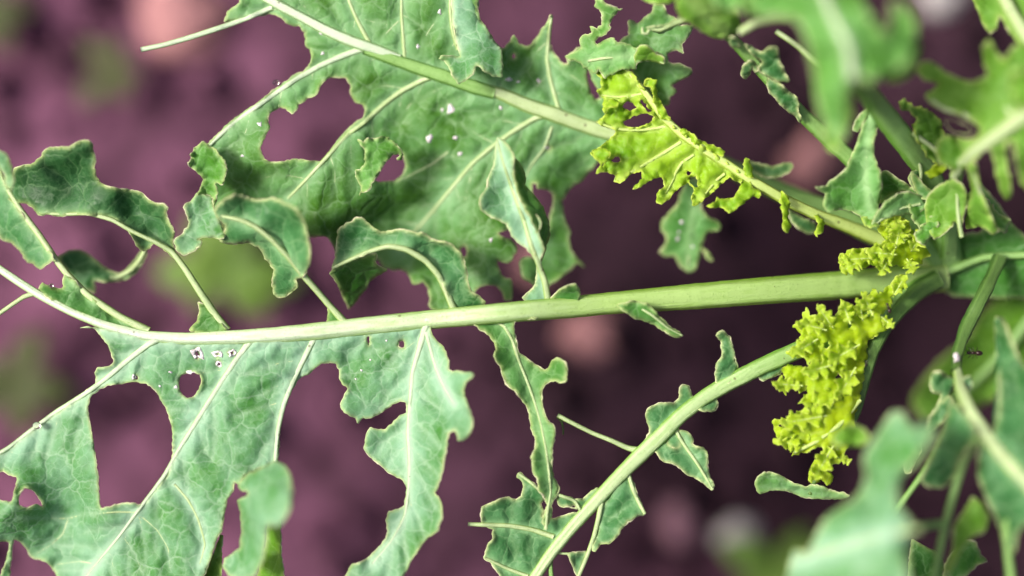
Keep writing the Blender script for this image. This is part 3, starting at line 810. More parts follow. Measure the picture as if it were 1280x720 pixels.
# curled lobe at bottom left of leaf A
zA13 = field([(296, 610, 6), (320, 600, 18), (362, 610, 32), (345, 580, 16), (350, 650, 34), (333, 650, 34), (325, 690, 24), (300, 660, 8), (300, 715, 14), (282, 705, 8), (315, 640, 20)])
sheet('lobe', [[(298, 606), (308, 594), (325, 586), (343, 576), (356, 582), (363, 597), (365, 616), (362, 638), (354, 653), (345, 658), (336, 656), (333, 680), (328, 702), (318, 720), (300, 724), (286, 719), (279, 708), (282, 698), (292, 691),
               (299, 686), (302, 665), (301, 640), (297, 626), (308, 620), (309, 614), (302, 613)]], zA13, M['leaf_pale'], leafA, seed=26, ruffle=(2.0, 26, 12), mmat=M['margin_soft'])
sheet('lobe', [[(336, 640), (350, 640), (351, 670), (353, 700), (355, 745), (318, 745), (325, 705), (332, 680)]], field([(345, 640, 2), (335, 740, -5), (355, 700, 0)]), M['leaf_fresh'], leafA, seed=27)
sheet('lobe', [[(268, 690), (276, 668), (279, 670), (277, 690), (276, 745), (250, 745), (258, 715)]], lambda x, y: -2 + 0 * x, M['leaf_fresh'], leafA, seed=28)
sheet('lobe', [[(343, 540), (350, 530), (349, 556), (347, 578), (340, 575)]], lambda x, y: 0 + 0 * x, M['leaf_fresh'], leafA, seed=29)

# pale scars round the small holes
def scar(px, py, r, parent, zf, seed, el=1.0, inner=0.0):
    r = r * 0.85
    pts = []
    for k in range(9):
        a = 2 * math.pi * k / 9
        q = r * (0.75 + 0.75 * noise.noise((math.cos(a) * 1.3 + seed, math.sin(a) * 1.3, seed * 2.3)))
        pts.append((px + q * math.cos(a), py + q * el * math.sin(a)))
    c = catmull(pts, 1.2)
    zz = zf(np.concatenate([[px], c[:, 0]]), np.concatenate([[py], c[:, 1]]))
    n = len(c)
    if inner:
        V = [P(px + (u[0] - px) * inner, py + (u[1] - py) * inner, w + 0.40) for u, w in zip(c, zz[1:])] + [P(u[0], u[1], w + 0.27) for u, w in zip(c, zz[1:])]
        F = [(i, (i + 1) % n, n + (i + 1) % n, n + i) for i in range(n)]
    else:
        V = [P(px, py, zz[0] + 0.42)] + [P(u[0], u[1], w + 0.27) for u, w in zip(c, zz[1:])]
        F = [(0, 1 + (i + 1) % n, 1 + i) for i in range(n)]
    me = bpy.data.meshes.new('scar'); me.from_pydata([tuple(v) for v in V], [], F); smooth(me)
    o = link('scar', me, M['scar'], parent)
    md = o.modifiers.new('thickness', 'SOLIDIFY'); md.thickness = 0.0003
for i, (px, py, r, e) in enumerate([(247, 442, 10.5, 1.15), (272, 443, 8.5, .8), (274, 455, 6.5, 1.2), (290, 441, 9.5, .8), (237, 465, 9, .4), (213, 465, 4, .7), (220, 484, 3.5, 1.2), (168, 471, 4.5, 1), (200, 483, 2.5, 1), (483, 426, 2, 1), (452, 463, 2.2, 1), (445, 474, 2.2, 1), (463, 450, 2, 1)]):
    scar(px, py, r, leafA, on(leafA), i + 1, e, 0.45 if i in (0, 1, 2, 3, 7) else 0.0)

# ---- leaf B: the broad leaf at upper left
zB = field([(770, 165, -14), (690, 142, -12), (620, 115, -10), (520, 82, -9), (430, 48, -7), (340, 3, -6), (320, -20, -6), (260, 180, -6), (370, 98, -7), (176, 62, -4), (580, 0, -4), (600, 30, -4), (690, 25, -8), (650, 60, -12), (700, 80, -12),
            (480, 180, -12), (560, 200, -14), (640, 260, -14), (620, 320, -13), (520, 340, -16), (400, 290, -10), (400, 205, -4), (340, 208, -5), (340, 250, -13), (290, 215, -6), (290, 255, -13), (440, 190, -6), (455, 240, -8), (490, 236, -12), (495, 275, -21), (460, 300, -22), (545, 300, -20), (575, 260, -14), (700, 210, -18), (700, 320, -22), (560, 140, -12), (440, 110, -8), (490, 290, -18)])
midB1 = [(790, 172, 9), (760, 166, 9.5), (720, 153, 9.5), (690, 142, 9.5), (660, 132, 9), (630, 119, 8), (612, 112, 6)]
midB2 = [(618, 116, 8), (590, 108, 9), (560, 97, 9), (520, 84, 8.5), (480, 70, 7.5), (455, 62, 6)]
midB3 = [(500, 72, 4), (470, 62, 6.5), (440, 52, 7), (410, 39, 6.5), (380, 23, 6), (355, 10, 6), (330, -4, 5.5), (300, -24, 5)]
vB1 = [(455, 60, 5.5), (430, 69, 4.6), (400, 82, 4.4), (370, 99, 4.2), (340, 120, 4), (310, 141, 3.8), (285, 160, 3.5), (262, 181, 3)]
vB2 = [(340, 9, 4.2), (310, 22, 4), (280, 33, 4), (240, 46, 4), (205, 56, 3.6), (176, 62, 3.8)]
vB3 = [(548, 93, 4.5), (528, 100, 3.8), (500, 115, 3.6), (480, 130, 3.6), (455, 153, 3.4), (435, 168, 3.2), (410, 195, 3), (385, 222, 2.4), (360, 248, 2)]
vB4 = [(686, 141, 5), (668, 148, 4.2), (640, 165, 3.6), (612, 186, 3.2), (590, 205, 3), (565, 235, 2.6), (540, 265, 2.4), (518, 290, 2), (500, 312, 1.6)]
vB5 = [(563, -10, 2.2), (563, 15, 2.4), (566, 40, 2.6), (573, 62, 2.8)]
vB6 = [(502, -10, 1.8), (502, 20, 2.2), (504, 45, 2.4), (506, 78, 2.8)]
vB7 = [(689, 22, 2.2), (686, 45, 2.6), (684, 75, 2.8), (688, 100, 3), (700, 143, 3.4)]
vB8 = [(434, -5, 2.2), (442, 15, 2.4), (450, 32, 2.8), (464, 58, 3.4)]
vB9 = [(690, 158, 2.4), (680, 185, 2), (665, 205, 1.6), (655, 222, 1.2)]
vB10 = [(560, 190, 1.6), (540, 205, 1.5), (515, 218, 1.2), (495, 228, 1)]
bladeB = [(306, -30), (300, 0), (295, 8), (288, 12), (283, 18), (281, 28), (300, 24), (335, 18), (346, 19), (352, 22), (357, 28), (365, 32), (375, 33), (380, 40), (382, 50), (382, 57), (388, 62), (389, 72), (386, 82), (377, 90), (368, 94),
          (350, 107), (330, 122), (305, 140), (285, 155), (265, 174), (256, 185), (262, 205), (262, 240), (268, 262), (290, 275), (330, 280), (360, 290), (390, 296), (404, 295), (412, 299), (418, 309), (424, 325), (450, 330), (470, 322),
          (480, 334), (492, 337), (505, 338), (512, 346), (517, 356), (527, 352), (535, 360), (538, 372), (536, 382), (550, 392), (590, 380), (594, 364), (601, 358), (613, 356), (622, 358), (628, 366), (631, 376), (640, 374), (640, 350), (633, 348), (626, 342),
          (622, 330), (621, 326), (634, 329), (640, 325), (646, 312), (643, 304), (635, 298), (626, 295), (622, 291), (630, 289), (638, 285), (660, 270), (666, 245), (665, 229), (671, 230), (673, 236), (685, 237), (691, 244), (692, 256), (687, 270), (684, 290), (672, 322), (655, 322), (650, 330), (653, 345), (662, 352),
          (680, 360), (692, 352), (700, 348), (712, 338), (721, 328), (731, 334), (724, 325), (716, 318), (711, 300), (712, 290), (707, 278), (704, 262), (703, 250), (709, 240), (718, 231), (727, 226), (735, 216), (745, 205), (758, 185), (775, 172), (778, 150), (760, 120), (750, 70), (727, 58), (720, 62), (712, 67), (708, 71), (710, 79), (704, 80),
          (697, 71), (690, 63), (687, 52), (689, 35), (690, 20), (687, 19), (684, 28), (677, 37), (670, 49), (663, 57), (655, 58), (648, 53), (644, 45), (641, 45), (637, 52), (630, 60), (625, 60), (618, 52), (612, 42), (607, 33), (600, 25), (597, 12), (598, -2), (600, -30)]
holesB = [[(330, 198), (326, 185), (331, 172), (337, 160), (335, 150), (337, 143), (343, 137), (352, 134), (361, 139), (367, 142), (374, 131), (384, 124), (396, 117), (401, 107), (408, 98), (420, 97), (432, 98), (438, 107), (439, 117), (445, 128), (452, 130),
           (456, 138), (455, 145), (445, 152), (435, 162), (420, 178), (402, 202), (385, 200), (370, 199), (355, 201), (343, 203)],
          [(468, 226), (474, 215), (482, 202), (492, 192), (500, 190), (504, 195), (507, 208), (502, 219), (494, 226), (480, 227)],
          [(733, 88), (736, 86), (740, 98), (747, 112), (750, 122), (745, 125), (739, 117), (734, 102)],
          [(575, 315), (576, 309), (581, 308), (584, 314), (582, 320), (577, 321)],
          [(682, 184), (686, 182), (689, 185), (685, 188)], [(639, 70), (642, 66), (644, 70), (641, 74)]]
brB = branches([vB1, vB3, vB4, vB5, vB6, vB7, vB8, midB1, midB2, midB3], [bladeB], holesB, spacing=38, length=70, seed=6)
leafB = sheet('leaf', [bladeB], zB, M['leaf_mid'], plant, holes=holesB, veins=brB + [midB1, midB2, midB3, vB1, vB2, vB3, vB4, vB5, vB6, vB7, vB8, vB9, vB10], seed=31, grid=4.2, ruffle=(1.6, 28, 11), quilt=1.6, pucker=0.5, vr=12, mmat=M['margin_soft'])
tag(leafB, 'broad pale green leaf with white spots and bitten edges at upper left')
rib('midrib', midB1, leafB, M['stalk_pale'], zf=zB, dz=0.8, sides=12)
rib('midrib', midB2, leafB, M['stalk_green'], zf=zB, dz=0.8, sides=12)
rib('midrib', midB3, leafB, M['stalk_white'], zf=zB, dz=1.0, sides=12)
for v in (vB1, vB2): rib('vein', [(q[0], q[1], q[2] * 0.85) for q in v], leafB, M['stalk_white'], zf=on(leafB), dz=0.14, flat=0.45)
for v in [vB3, vB4, vB5, vB6, vB7, vB8, vB9, vB10] + brB: rib('vein', v, leafB, M['stalk_pale'], zf=on(leafB), dz=0.12, flat=0.5, sides=6)
# folded flap at the top
zB2 = field([(565, 0, -3), (600, 0, -3), (627, 62, 0), (570, 72, 0), (550, 74, 4), (573, 103, 3), (592, 85, 6), (620, 95, 3)])
sheet('lobe', [[(566, -20), (598, -20), (597, 12), (600, 25), (607, 33), (612, 42), (618, 52), (627, 62), (628, 80), (627, 95), (618, 96), (607, 90), (596, 82), (591, 92), (582, 100), (573, 105), (567, 96), (562, 86), (556, 76), (549, 74), (552, 70), (565, 70), (575, 70), (570, 50), (566, 30)]],
      zB2, M['leaf_pale'], leafB, veins=[vB5], seed=32)
# curled frill and tongue at the left end
zB3 = field([(250, 178, 3), (236, 193, 2), (262, 200, 1), (283, 205, 4), (276, 228, 2), (250, 237, 3), (262, 225, -2), (265, 250, 2)])
sheet('lobe', [[(252, 177), (249, 181), (245, 182), (242, 189), (236, 193), (240, 199), (236, 206), (243, 213), (250, 219), (254, 228), (250, 236), (247, 242), (265, 246), (268, 258), (272, 245), (270, 228), (276, 231), (281, 226), (284, 212), (282, 200), (275, 195), (270, 188), (262, 182)]],
      zB3, M['leaf_rich'], leafB, seed=33, ruffle=(1.5, 10, 8), jitter=1.2)
zB4 = field([(247, 243, 2), (266, 246, 1), (230, 258, 3), (234, 275, 2), (218, 302, 4), (230, 318, 2), (252, 302, 4), (280, 297, 4), (272, 270, 2)])
sheet('lobe', [[(248, 241), (240, 250), (230, 258), (234, 270), (236, 280), (228, 292), (218, 300), (221, 312), (230, 319), (240, 315), (247, 310), (253, 303), (248, 298), (262, 297), (281, 298), (278, 285), (273, 270), (267, 260), (265, 246)]], zB4, M['leaf_pale'], leafB, veins=[[(258, 250, 1), (245, 280, 1), (228, 310, 1)]], seed=34)
# rolled green flap with a gap in the middle of leaf B
zB5 = field([(450, 175, 4), (475, 170, 3), (498, 185, 2), (455, 200, 3), (460, 238, 3), (475, 195, 3.5), (500, 205, 0), (446, 215, 1)])
sheet('lobe', [[(447, 175), (455, 176), (460, 172), (470, 173), (480, 170), (489, 174), (497, 182), (504, 193), (502, 200), (496, 198), (500, 194), (492, 192), (482, 202), (474, 214), (466, 228), (460, 240), (451, 240), (449, 244), (453, 238), (445, 222), (443, 213), (450, 211), (455, 205), (455, 188)]],
      zB5, M['leaf_rich'], leafB, seed=35, ruffle=(1.2, 9, 7), jitter=1.0)
for i, (px, py, r, e) in enumerate([(563, 137, 7, 1.2), (537, 172, 6, 1.1), (570, 172, 4.5, 1), (575, 192, 4.5, 1), (552, 137, 3, 1), (522, 58, 4, .9), (550, 15, 4, 1.4), (636, 99, 6, .7), (648, 102, 5, .5), (673, 101, 4, .9), (626, 135, 3.5, 1), (613, 300, 4, 1), (402, 42, 4, .6), (403, 67, 4, .7), (324, 155, 4, 1.2), (303, 195, 3, 1), (683, 185, 4, .8)]):
    scar(px, py, r, leafB, on(leafB), i + 31, e, 0.4 if i == 16 else 0.0)
# its stalk runs behind the yellow leaf to the crown
rib('stalk', [(775, 168, 9, -14), (830, 180, 10, -22), (900, 205, 11, -26), (960, 232, 12, -28), (1030, 262, 13, -28), (1100, 295, 14, -28), (1175, 335, 16, -26)], leafB, M['stalk_green'], sides=12)
sheet('lobe', [[(932, 200), (945, 203), (965, 208), (978, 205), (988, 203), (991, 210), (982, 218), (970, 222), (955, 222), (940, 214)]], lambda x, y: -14 + 0 * x, M['leaf_dark'], leafB, seed=36)
sheet('lobe', [[(985, 262), (1000, 270), (1018, 278), (1022, 288), (1010, 292), (998, 286), (988, 276)]], lambda x, y: -14 + 0 * x, M['leaf_dark'], leafB, seed=37)

# ---- leaf C: green lobes at the top, right of leaf B
zC1 = field([(785, 45, -6), (815, 10, -8), (850, 30, -6), (865, 35, -5), (850, 62, -4), (865, 88, -8), (835, 130, -12), (800, 90, -12)])
leafC = sheet('leaf', [[(775, 52), (785, 43), (786, 25), (797, 30), (805, 22), (815, 15), (818, 4), (828, 4), (835, 18), (843, 22), (850, 32), (866, 31), (861, 45), (853, 55), (854, 66), (845, 62), (835, 67), (836, 78), (850, 80), (863, 86), (865, 90), (858, 97), (848, 101),
               (840, 107), (846, 115), (838, 121), (836, 130), (828, 133), (815, 120), (797, 100), (788, 85), (780, 70)]], zC1, M['leaf_mid'], plant, veins=[[(800, 100, 1), (810, 70, 1), (822, 30, 1)], [(810, 80, 1), (845, 88, 1), (862, 90, 1)]], seed=41)
tag(leafC, 'small jagged dark green leaf at the top behind the yellow leaf')
zC2 = field([(745, 0, 4), (776, 11, 3), (745, 50, -2), (730, 70, -3), (760, 90, -2), (790, 70, 2), (830, 74, 4), (755, 60, 2)])
vC2 = [(735, 76, 2.2), (760, 72, 2), (785, 70, 1.6), (800, 66, 1)]
sheet('lobe', [[(744, 1), (750, -3), (760, 6), (777, 11), (768, 18), (763, 28), (763, 36), (757, 43), (748, 47), (745, 54), (748, 56), (755, 51), (765, 46), (772, 52), (785, 56), (797, 60), (805, 57), (812, 62), (825, 68), (832, 72), (830, 79), (822, 76), (815, 75), (800, 78), (794, 85), (785, 87), (775, 87),
               (767, 92), (757, 97), (752, 93), (749, 85), (745, 93), (738, 88), (730, 85), (726, 78), (712, 74), (706, 70), (715, 66), (726, 60), (725, 51), (730, 44), (739, 41), (738, 32), (745, 36), (752, 30), (752, 18), (749, 10), (744, 7)]], zC2, M['leaf_rich'], leafC, veins=[vC2], seed=42, jitter=1.0)
rib('vein', vC2, leafC, M['stalk_pale'], zf=zC2, dz=0.2, flat=0.6)
sheet('lobe', [[(793, 70), (800, 58), (810, 57), (818, 66), (828, 70), (830, 76), (826, 80), (815, 76), (803, 77), (795, 80)]], field([(793, 70, 4), (810, 58, 7), (828, 74, 4), (810, 77, 3)]), M['leaf_fresh'], leafC, seed=43)

# ---- leaf Y1: yellow leaf, upper middle
zY = field([(785, 88, -2), (830, 145, 0), (880, 185, 1), (940, 225, 0), (1020, 268, -6), (1095, 298, -14), (750, 95, -6), (752, 150, -4), (745, 195, -4), (778, 222, 0), (800, 190, -4), (825, 250, 2), (850, 220, -3), (867, 255, 2), (890, 215, -1), (790, 230, 2)])
midY = [(783, 86, 3, 0), (797, 103, 3.8, 0), (813, 125, 4.2, 0), (830, 147, 4.8, 0), (852, 168, 5.2, 0), (880, 187, 5.5, 0), (905, 203, 6, 0), (940, 226, 6.2, 0), (980, 249, 6.5, 0), (1020, 268, 7, 0), (1060, 283, 8, 0), (1100, 300, 9, 0), (1165, 335, 10, 0)]
vY1 = [(803, 117, 2.2), (785, 121, 2.2), (768, 121, 1.8), (752, 119, 1.2)]
vY2 = [(832, 158, 2.6), (805, 162, 2.5), (780, 162, 2.2), (763, 159, 1.8), (745, 152, 1.2)]
vY3 = [(852, 177, 3), (830, 191, 2.6), (805, 206, 2.3), (790, 215, 2), (778, 223, 1.6), (773, 228, 1.2), (768, 226, 1.0), (770, 220, .8)]
vY4 = [(868, 193, 2.4), (853, 203, 2.1), (845, 215, 1.8), (840, 228, 1.3), (832, 242, 1)]
vY5 = [(906, 217, 2.4), (895, 226, 2), (886, 237, 1.6), (876, 250, 1)]
bladeY = [(746, 92), (750, 88), (756, 92), (770, 86), (785, 85), (797, 100), (813, 122), (830, 145), (850, 165), (862, 173), (880, 184), (905, 201), (930, 220), (925, 229), (912, 221), (904, 228), (894, 237), (884, 246), (875, 253), (867, 257), (865, 245), (868, 236), (862, 228), (855, 231), (845, 238), (836, 248),
          (826, 255), (820, 251), (822, 241), (830, 234), (828, 222), (820, 223), (808, 228), (800, 234), (792, 236), (796, 231), (802, 222), (801, 214), (790, 217), (781, 224), (775, 229), (767, 226), (770, 220), (762, 215), (752, 214), (746, 216), (750, 209), (756, 204), (752, 196), (746, 197), (739, 192), (748, 185), (758, 178), (768, 168), (770, 164),
          (757, 158), (746, 153), (754, 147), (757, 140), (753, 130), (755, 124), (750, 119), (747, 113), (753, 108), (750, 98)]
holesY = [[(779, 131), (784, 127), (792, 129), (796, 134), (793, 138), (785, 138), (780, 136)], [(778, 153), (785, 148), (797, 144), (810, 142), (819, 146), (815, 152), (806, 156), (792, 159), (781, 158)],
          [(768, 197), (773, 195), (776, 199), (773, 203), (767, 204), (764, 200)], [(857, 215), (862, 213), (864, 216), (861, 220), (857, 218)], [(862, 222), (870, 220), (873, 226), (872, 234), (866, 234), (862, 229)], [(800, 124), (805, 126), (814, 138), (810, 140), (803, 133)]]
leafY = sheet('leaf', [bladeY], zY, M['leaf_lime'], plant, holes=holesY, veins=[midY, vY1, vY2, vY3, vY4, vY5], seed=51, grid=3.0, ruffle=(2.2, 9, 7), quilt=1.6, pucker=1.3, mmat=M['margin_yellow'], jitter=0.9)
tag(leafY, 'yellow young leaf with torn lobes along a pale rib')
rib('midrib', midY, leafY, M['stalk_yellow'], zf=zY, dz=0.6, sides=12)
for v in (vY1, vY2, vY3, vY4, vY5): rib('vein', v, leafY, M['stalk_yellow'], zf=zY, dz=0.3, flat=0.8)
def rag(poly, z0, z1, parent, mat, seed, mm=None, **kw):
    p = np.array(poly, float); c = p.mean(0)
    d = p[:, 1].max() - p[:, 1].min() + 1
    f = lambda x, y: z0 + (z1 - z0) * (np.asarray(y, float) - p[:, 1].min()) / d
    return sheet('lobe', [poly], f, M[mat], parent, seed=seed, ruffle=(1.6, 9, 8), mmat=mm or M['margin_yellow'], grid=3, jitter=1.2, **kw)
rag([(884, 256), (893, 253), (897, 248), (910, 248), (921, 243), (925, 235), (928, 226), (938, 227), (941, 235), (950, 240), (950, 247), (940, 246), (935, 249), (925, 257), (912, 266), (905, 262), (892, 259)], 2, 5, leafY, 'leaf_lime', 52)
rag([(976, 240), (984, 245), (988, 255), (985, 270), (988, 283), (983, 291), (978, 285), (980, 272), (976, 260)], 1, 5, leafY, 'leaf_lime', 53)
rag([(1018, 268), (1026, 272), (1031, 280), (1028, 290), (1020, 296), (1018, 290), (1022, 282)], -3, 2, leafY, 'leaf_lime', 54)
rag([(850, 165), (852, 160), (858, 163), (870, 172), (884, 180), (901, 186), (906, 190), (903, 196), (890, 190), (870, 180)], 1, 3, leafY, 'leaf_lime', 55)
rag([(930, 200), (936, 199), (940, 212), (942, 222), (934, 222), (930, 212)], 2, 3, leafY, 'leaf_lime', 56)
rag([(740, 190), (752, 184), (762, 190), (760, 200), (752, 206), (755, 213), (746, 216), (751, 207), (746, 200)], 4, 5, leafY, 'leaf_lime', 57)
rag([(757, 130), (766, 124), (773, 129), (770, 135), (762, 133), (757, 142), (754, 137)], 2, 3, leafY, 'leaf_lime', 58)
rag([(806, 100), (813, 98), (820, 102), (821, 118), (830, 135), (838, 150), (828, 148), (817, 125), (814, 108), (808, 107)], 3, 3, leafY, 'leaf_lime', 59)

# ---- leaf D: piece hanging below the yellow leaf
vD = [(868, 215, 2, -20), (866, 260, 2, -22), (862, 300, 1.6, -24), (860, 332, 1, -24)]
leafD = sheet('leaf', [[(858, 225), (850, 245), (845, 258), (836, 267), (827, 277), (828, 288), (834, 298), (830, 308), (824, 315), (832, 320), (843, 320), (850, 332), (860, 340), (868, 338), (874, 322), (877, 312), (886, 326), (891, 326), (888, 318), (878, 308), (880, 298), (885, 290), (897, 289), (902, 283), (898, 277), (887, 272), (878, 262), (877, 250), (875, 225)]],
      field([(860, 225, -19), (830, 280, -22), (900, 283, -20), (860, 335, -26)]), M['leaf_green'], plant, veins=[vD], seed=61, mmat=M['margin_soft'])
tag(leafD, 'small ragged green leaf hanging below the yellow leaf, slightly out of focus')
rib('vein', vD, leafD, M['stalk_pale'], flat=0.6)
for i, (px, py, r) in enumerate([(852, 278, 4), (847, 298, 4), (866, 308, 3), (849, 290, 2.5)]): scar(px, py, r, leafD, on(leafD), 80 + i)

# ---- leaf E: stalk with small tufts and a bright blade at the top
eZ = field([(890, 20, 24), (920, 50, 10), (960, 100, 2), (1000, 142, -1), (1065, 198, -6), (1170, 325, -16), (850, 0, 26), (900, 0, 30)])
stE = [(860, -8, 6), (890, 25, 7), (915, 48, 7), (940, 76, 7.5), (970, 108, 8), (1000, 140, 8.5), (1030, 169, 9.5), (1065, 200, 10.5), (1105, 240, 11), (1140, 285, 12), (1172, 330, 13)]
leafE = sheet('leaf', [[(843, -30), (845, 8), (850, 22), (860, 27), (866, 32), (880, 41), (895, 48), (908, 47), (920, 42), (926, 34), (923, 18), (915, 4), (912, -30)]], eZ, M['leaf_fresh'], plant, veins=[stE], seed=71, ruffle=(3, 30, 14), mmat=M['margin_soft'])
tag(leafE, 'bright green leaf at the top edge on a long stalk with small tufts')
rib('midrib', stE, leafE, M['stalk_green'], zf=eZ, dz=-1.5, sides=12)
sheet('lobe', [[(798, -20), (800, -2), (810, 3), (822, 6), (835, 5), (842, 0), (845, -20)]], lambda x, y: 12 + 0 * x, M['leaf_fresh'], leafE, seed=72)
rib('vein', [(803, 34, 2, 8), (803, 41, 2, 8), (809, 42, 2, 8), (812, 36, 2.4, 8), (825, 37, 2.6, 9), (840, 30, 3, 12), (860, 22, 4, 18), (885, 12, 4, 24)], leafE, M['stalk_pale'])
sheet('lobe', [[(808, 34), (820, 33), (835, 30), (852, 21), (862, 26), (850, 30), (835, 38), (828, 42), (818, 40)]], field([(808, 35, 8), (835, 34, 9), (860, 24, 16)]), M['leaf_pale'], leafE, seed=73)
eT = lambda x, y: eZ(x, y) + 3.0
for k, poly in enumerate([
        [(912, 46), (913, 56), (917, 59), (922, 57), (926, 58), (920, 46)],
        [(936, 76), (930, 80), (926, 90), (928, 97), (933, 98), (938, 91), (941, 84), (944, 90), (948, 88), (943, 76)],
        [(930, 55), (938, 57), (946, 63), (952, 66), (957, 61), (965, 58), (972, 60), (974, 70), (975, 78), (980, 87), (985, 96), (986, 103), (976, 102), (966, 99), (955, 94), (950, 90), (947, 84), (953, 78), (945, 72), (938, 66)],
        [(960, 97), (968, 101), (975, 105), (985, 113), (996, 122), (999, 132), (998, 140), (1003, 148), (999, 153), (995, 146), (985, 139), (972, 127), (962, 115), (958, 105)]]):
    sheet('lobe', [poly], eT, M['leaf_blue'], leafE, seed=74 + k, ruffle=(1.6, 12, 8), grid=3)

# ---- leaf F: large blurred leaf at the top, close to the lens
zF = field([(930, 0, 48), (1000, -20, 58), (1000, 30, 64), (1060, -20, 58), (1060, 40, 72), (1040, 170, 64), (1018, 100, 60), (1065, 100, 68), (1140, 60, 66), (1125, 0, 66), (1100, 90, 68)])
vF = [(1065, 96, 8), (1060, 60, 6), (1040, 20, 5), (1020, -25, 4)]
leafF = sheet('leaf', [[(930, -40), (938, 10), (950, 22), (970, 20), (995, 26), (1004, 40), (1010, 62), (1016, 84), (1018, 110), (1024, 140), (1036, 168), (1048, 178), (1056, 165), (1057, 130), (1060, 108), (1075, 98), (1092, 102), (1108, 92), (1128, 84), (1143, 66), (1146, 40), (1138, 14), (1122, 0), (1112, 6), (1114, 28), (1104, 40), (1090, 22), (1078, 0), (1066, -40)]],
      zF, M['leaf_rich'], plant, veins=[vF], seed=91, grid=6, ruffle=(4, 30, 14), mmat=M['margin_soft'])
tag(leafF, 'large mint green leaf close to the lens at the top, strongly out of focus')
rib('midrib', vF, leafF, M['stalk_white'], zf=zF, dz=1)
rib('vein', [(925, 40, 5, 26), (945, 28, 5.5, 30), (970, 23, 5.5, 34), (1000, 22, 5, 42)], leafF, M['stalk_pale'])
rib('vein', [(970, 39, 3.6, 7), (985, 49, 3.6, 8), (1000, 60, 3.6, 10), (1020, 80, 4, 18), (1040, 92, 4.5, 30)], leafF, M['stalk_pale'])
rib('stalk', [(1045, 70, 9, 64), (1068, 98, 12, 48), (1090, 124, 14, 22), (1112, 152, 15, 12), (1140, 188, 15, 4), (1165, 225, 15, -4), (1180, 280, 16, -12), (1188, 330, 18, -20)], leafF, M['stalk_green'], sides=12)
rib('vein', [(1062, 95, 2.2, 24), (1085, 125, 2.2, 16), (1105, 150, 2.2, 9), (1128, 173, 2.4, 5), (1143, 194, 2.6, 4), (1150, 208, 2.8, 4), (1151, 222, 2, 4), (1145, 230, 1.5, 3)], leafF, M['stalk_pale'])
sheet('lobe', [[(1128, 172), (1138, 185), (1150, 202), (1153, 218), (1152, 232), (1146, 240), (1139, 233), (1136, 222), (1140, 214), (1146, 212), (1142, 200)]], lambda x, y: 1.5 + 0 * x, M['leaf_blue'], leafF, seed=92)

# ---- leaf G: blurred leaf at the right
zG = field([(1290, 135, 42), (1215, 190, 26), (1185, 230, 10), (1150, 90, 26), (1230, 60, 34), (1290, 60, 40), (1255, 245, 24), (1240, 290, 12), (1125, 128, 14), (1150, 180, 8)])
mG = [(1310, 120, 10), (1280, 144, 9.5), (1250, 166, 9), (1220, 187, 8.5), (1202, 204, 7), (1192, 220, 5)]
leafG = sheet('leaf', [[(1310, 62), (1270, 56), (1255, 74), (1246, 64), (1236, 50), (1228, 60), (1230, 82), (1233, 96), (1214, 102), (1196, 97), (1181, 90), (1166, 78), (1152, 77), (1147, 90), (1156, 100), (1172, 104), (1166, 114), (1157, 117), (1162, 128), (1175, 136), (1200, 142), (1218, 152), (1226, 162), (1218, 172), (1208, 175), (1196, 172), (1200, 185), (1198, 200), (1212, 203), (1222, 196), (1236, 186),
               (1242, 200), (1246, 220), (1250, 236), (1257, 250), (1264, 246), (1263, 226), (1258, 200), (1258, 178), (1266, 178), (1270, 200), (1276, 228), (1286, 240), (1310, 240)], [(1208, 200), (1214, 235), (1207, 285), (1226, 283), (1241, 293), (1248, 288), (1238, 266), (1226, 240), (1220, 205)]],
      zG, M['leaf_fresh'], plant, holes=[[(1182, 148), (1195, 150), (1212, 158), (1216, 166), (1206, 168), (1192, 165), (1184, 158)]], veins=[mG], seed=101, grid=5, ruffle=(3, 26, 12), mmat=M['margin_soft'])
tag(leafG, 'fresh green lobed leaf at the right edge, out of focus, with a pale rib')
rib('midrib', mG, leafG, M['stalk_pale'], zf=zG, dz=1, sides=12)
rib('vein', [(1160, 122, 3, 24), (1180, 136, 3.4, 26), (1205, 143, 3.6, 28), (1228, 158, 3.6, 29), (1240, 172, 4, 31)], leafG, M['stalk_pale'])
rib('vein', [(1215, 205, 4, 24), (1225, 240, 4, 18), (1238, 270, 3.4, 14), (1247, 290, 2, 10)], leafG, M['stalk_pale'])
rib('vein', [(1234, 95, 4, 32), (1250, 120, 4, 36), (1268, 150, 5, 40)], leafG, M['stalk_pale'])
rag([(1123, 127), (1130, 124), (1138, 132), (1150, 134), (1163, 138), (1174, 148), (1180, 165), (1187, 185), (1191, 200), (1176, 206), (1160, 196), (1150, 182), (1143, 168), (1140, 156), (1146, 150), (1136, 140), (1128, 138)], 10, 8, leafG, 'leaf_fresh', 102)
rib('vein', [(1140, 166, 3, 10), (1160, 180, 3.4, 10), (1180, 197, 4, 10), (1190, 210, 4, 10)], leafG, M['stalk_pale'])
rag([(1158, 215), (1170, 206), (1182, 208), (1178, 218), (1164, 222)], 8, 6, leafG, 'leaf_yellow', 103)
sheet('lobe', [[(1158, 248), (1168, 236), (1180, 228), (1192, 224), (1204, 232), (1209, 250), (1204, 272), (1200, 290), (1195, 276), (1190, 282), (1180, 292), (1168, 299), (1160, 286), (1156, 266)]], field([(1158, 250, 6), (1192, 226, 12), (1168, 298, 4), (1204, 270, 9)]), M['leaf_fresh'], leafG, veins=[[(1190, 228, 1), (1185, 260, 1), (1178, 290, 1)]], seed=104)
rib('stalk', [(1198, 212, 8, 16), (1192, 235, 9, 4), (1188, 270, 10, -6), (1186, 320, 12, -16)], leafG, M['stalk_green'], sides=12)
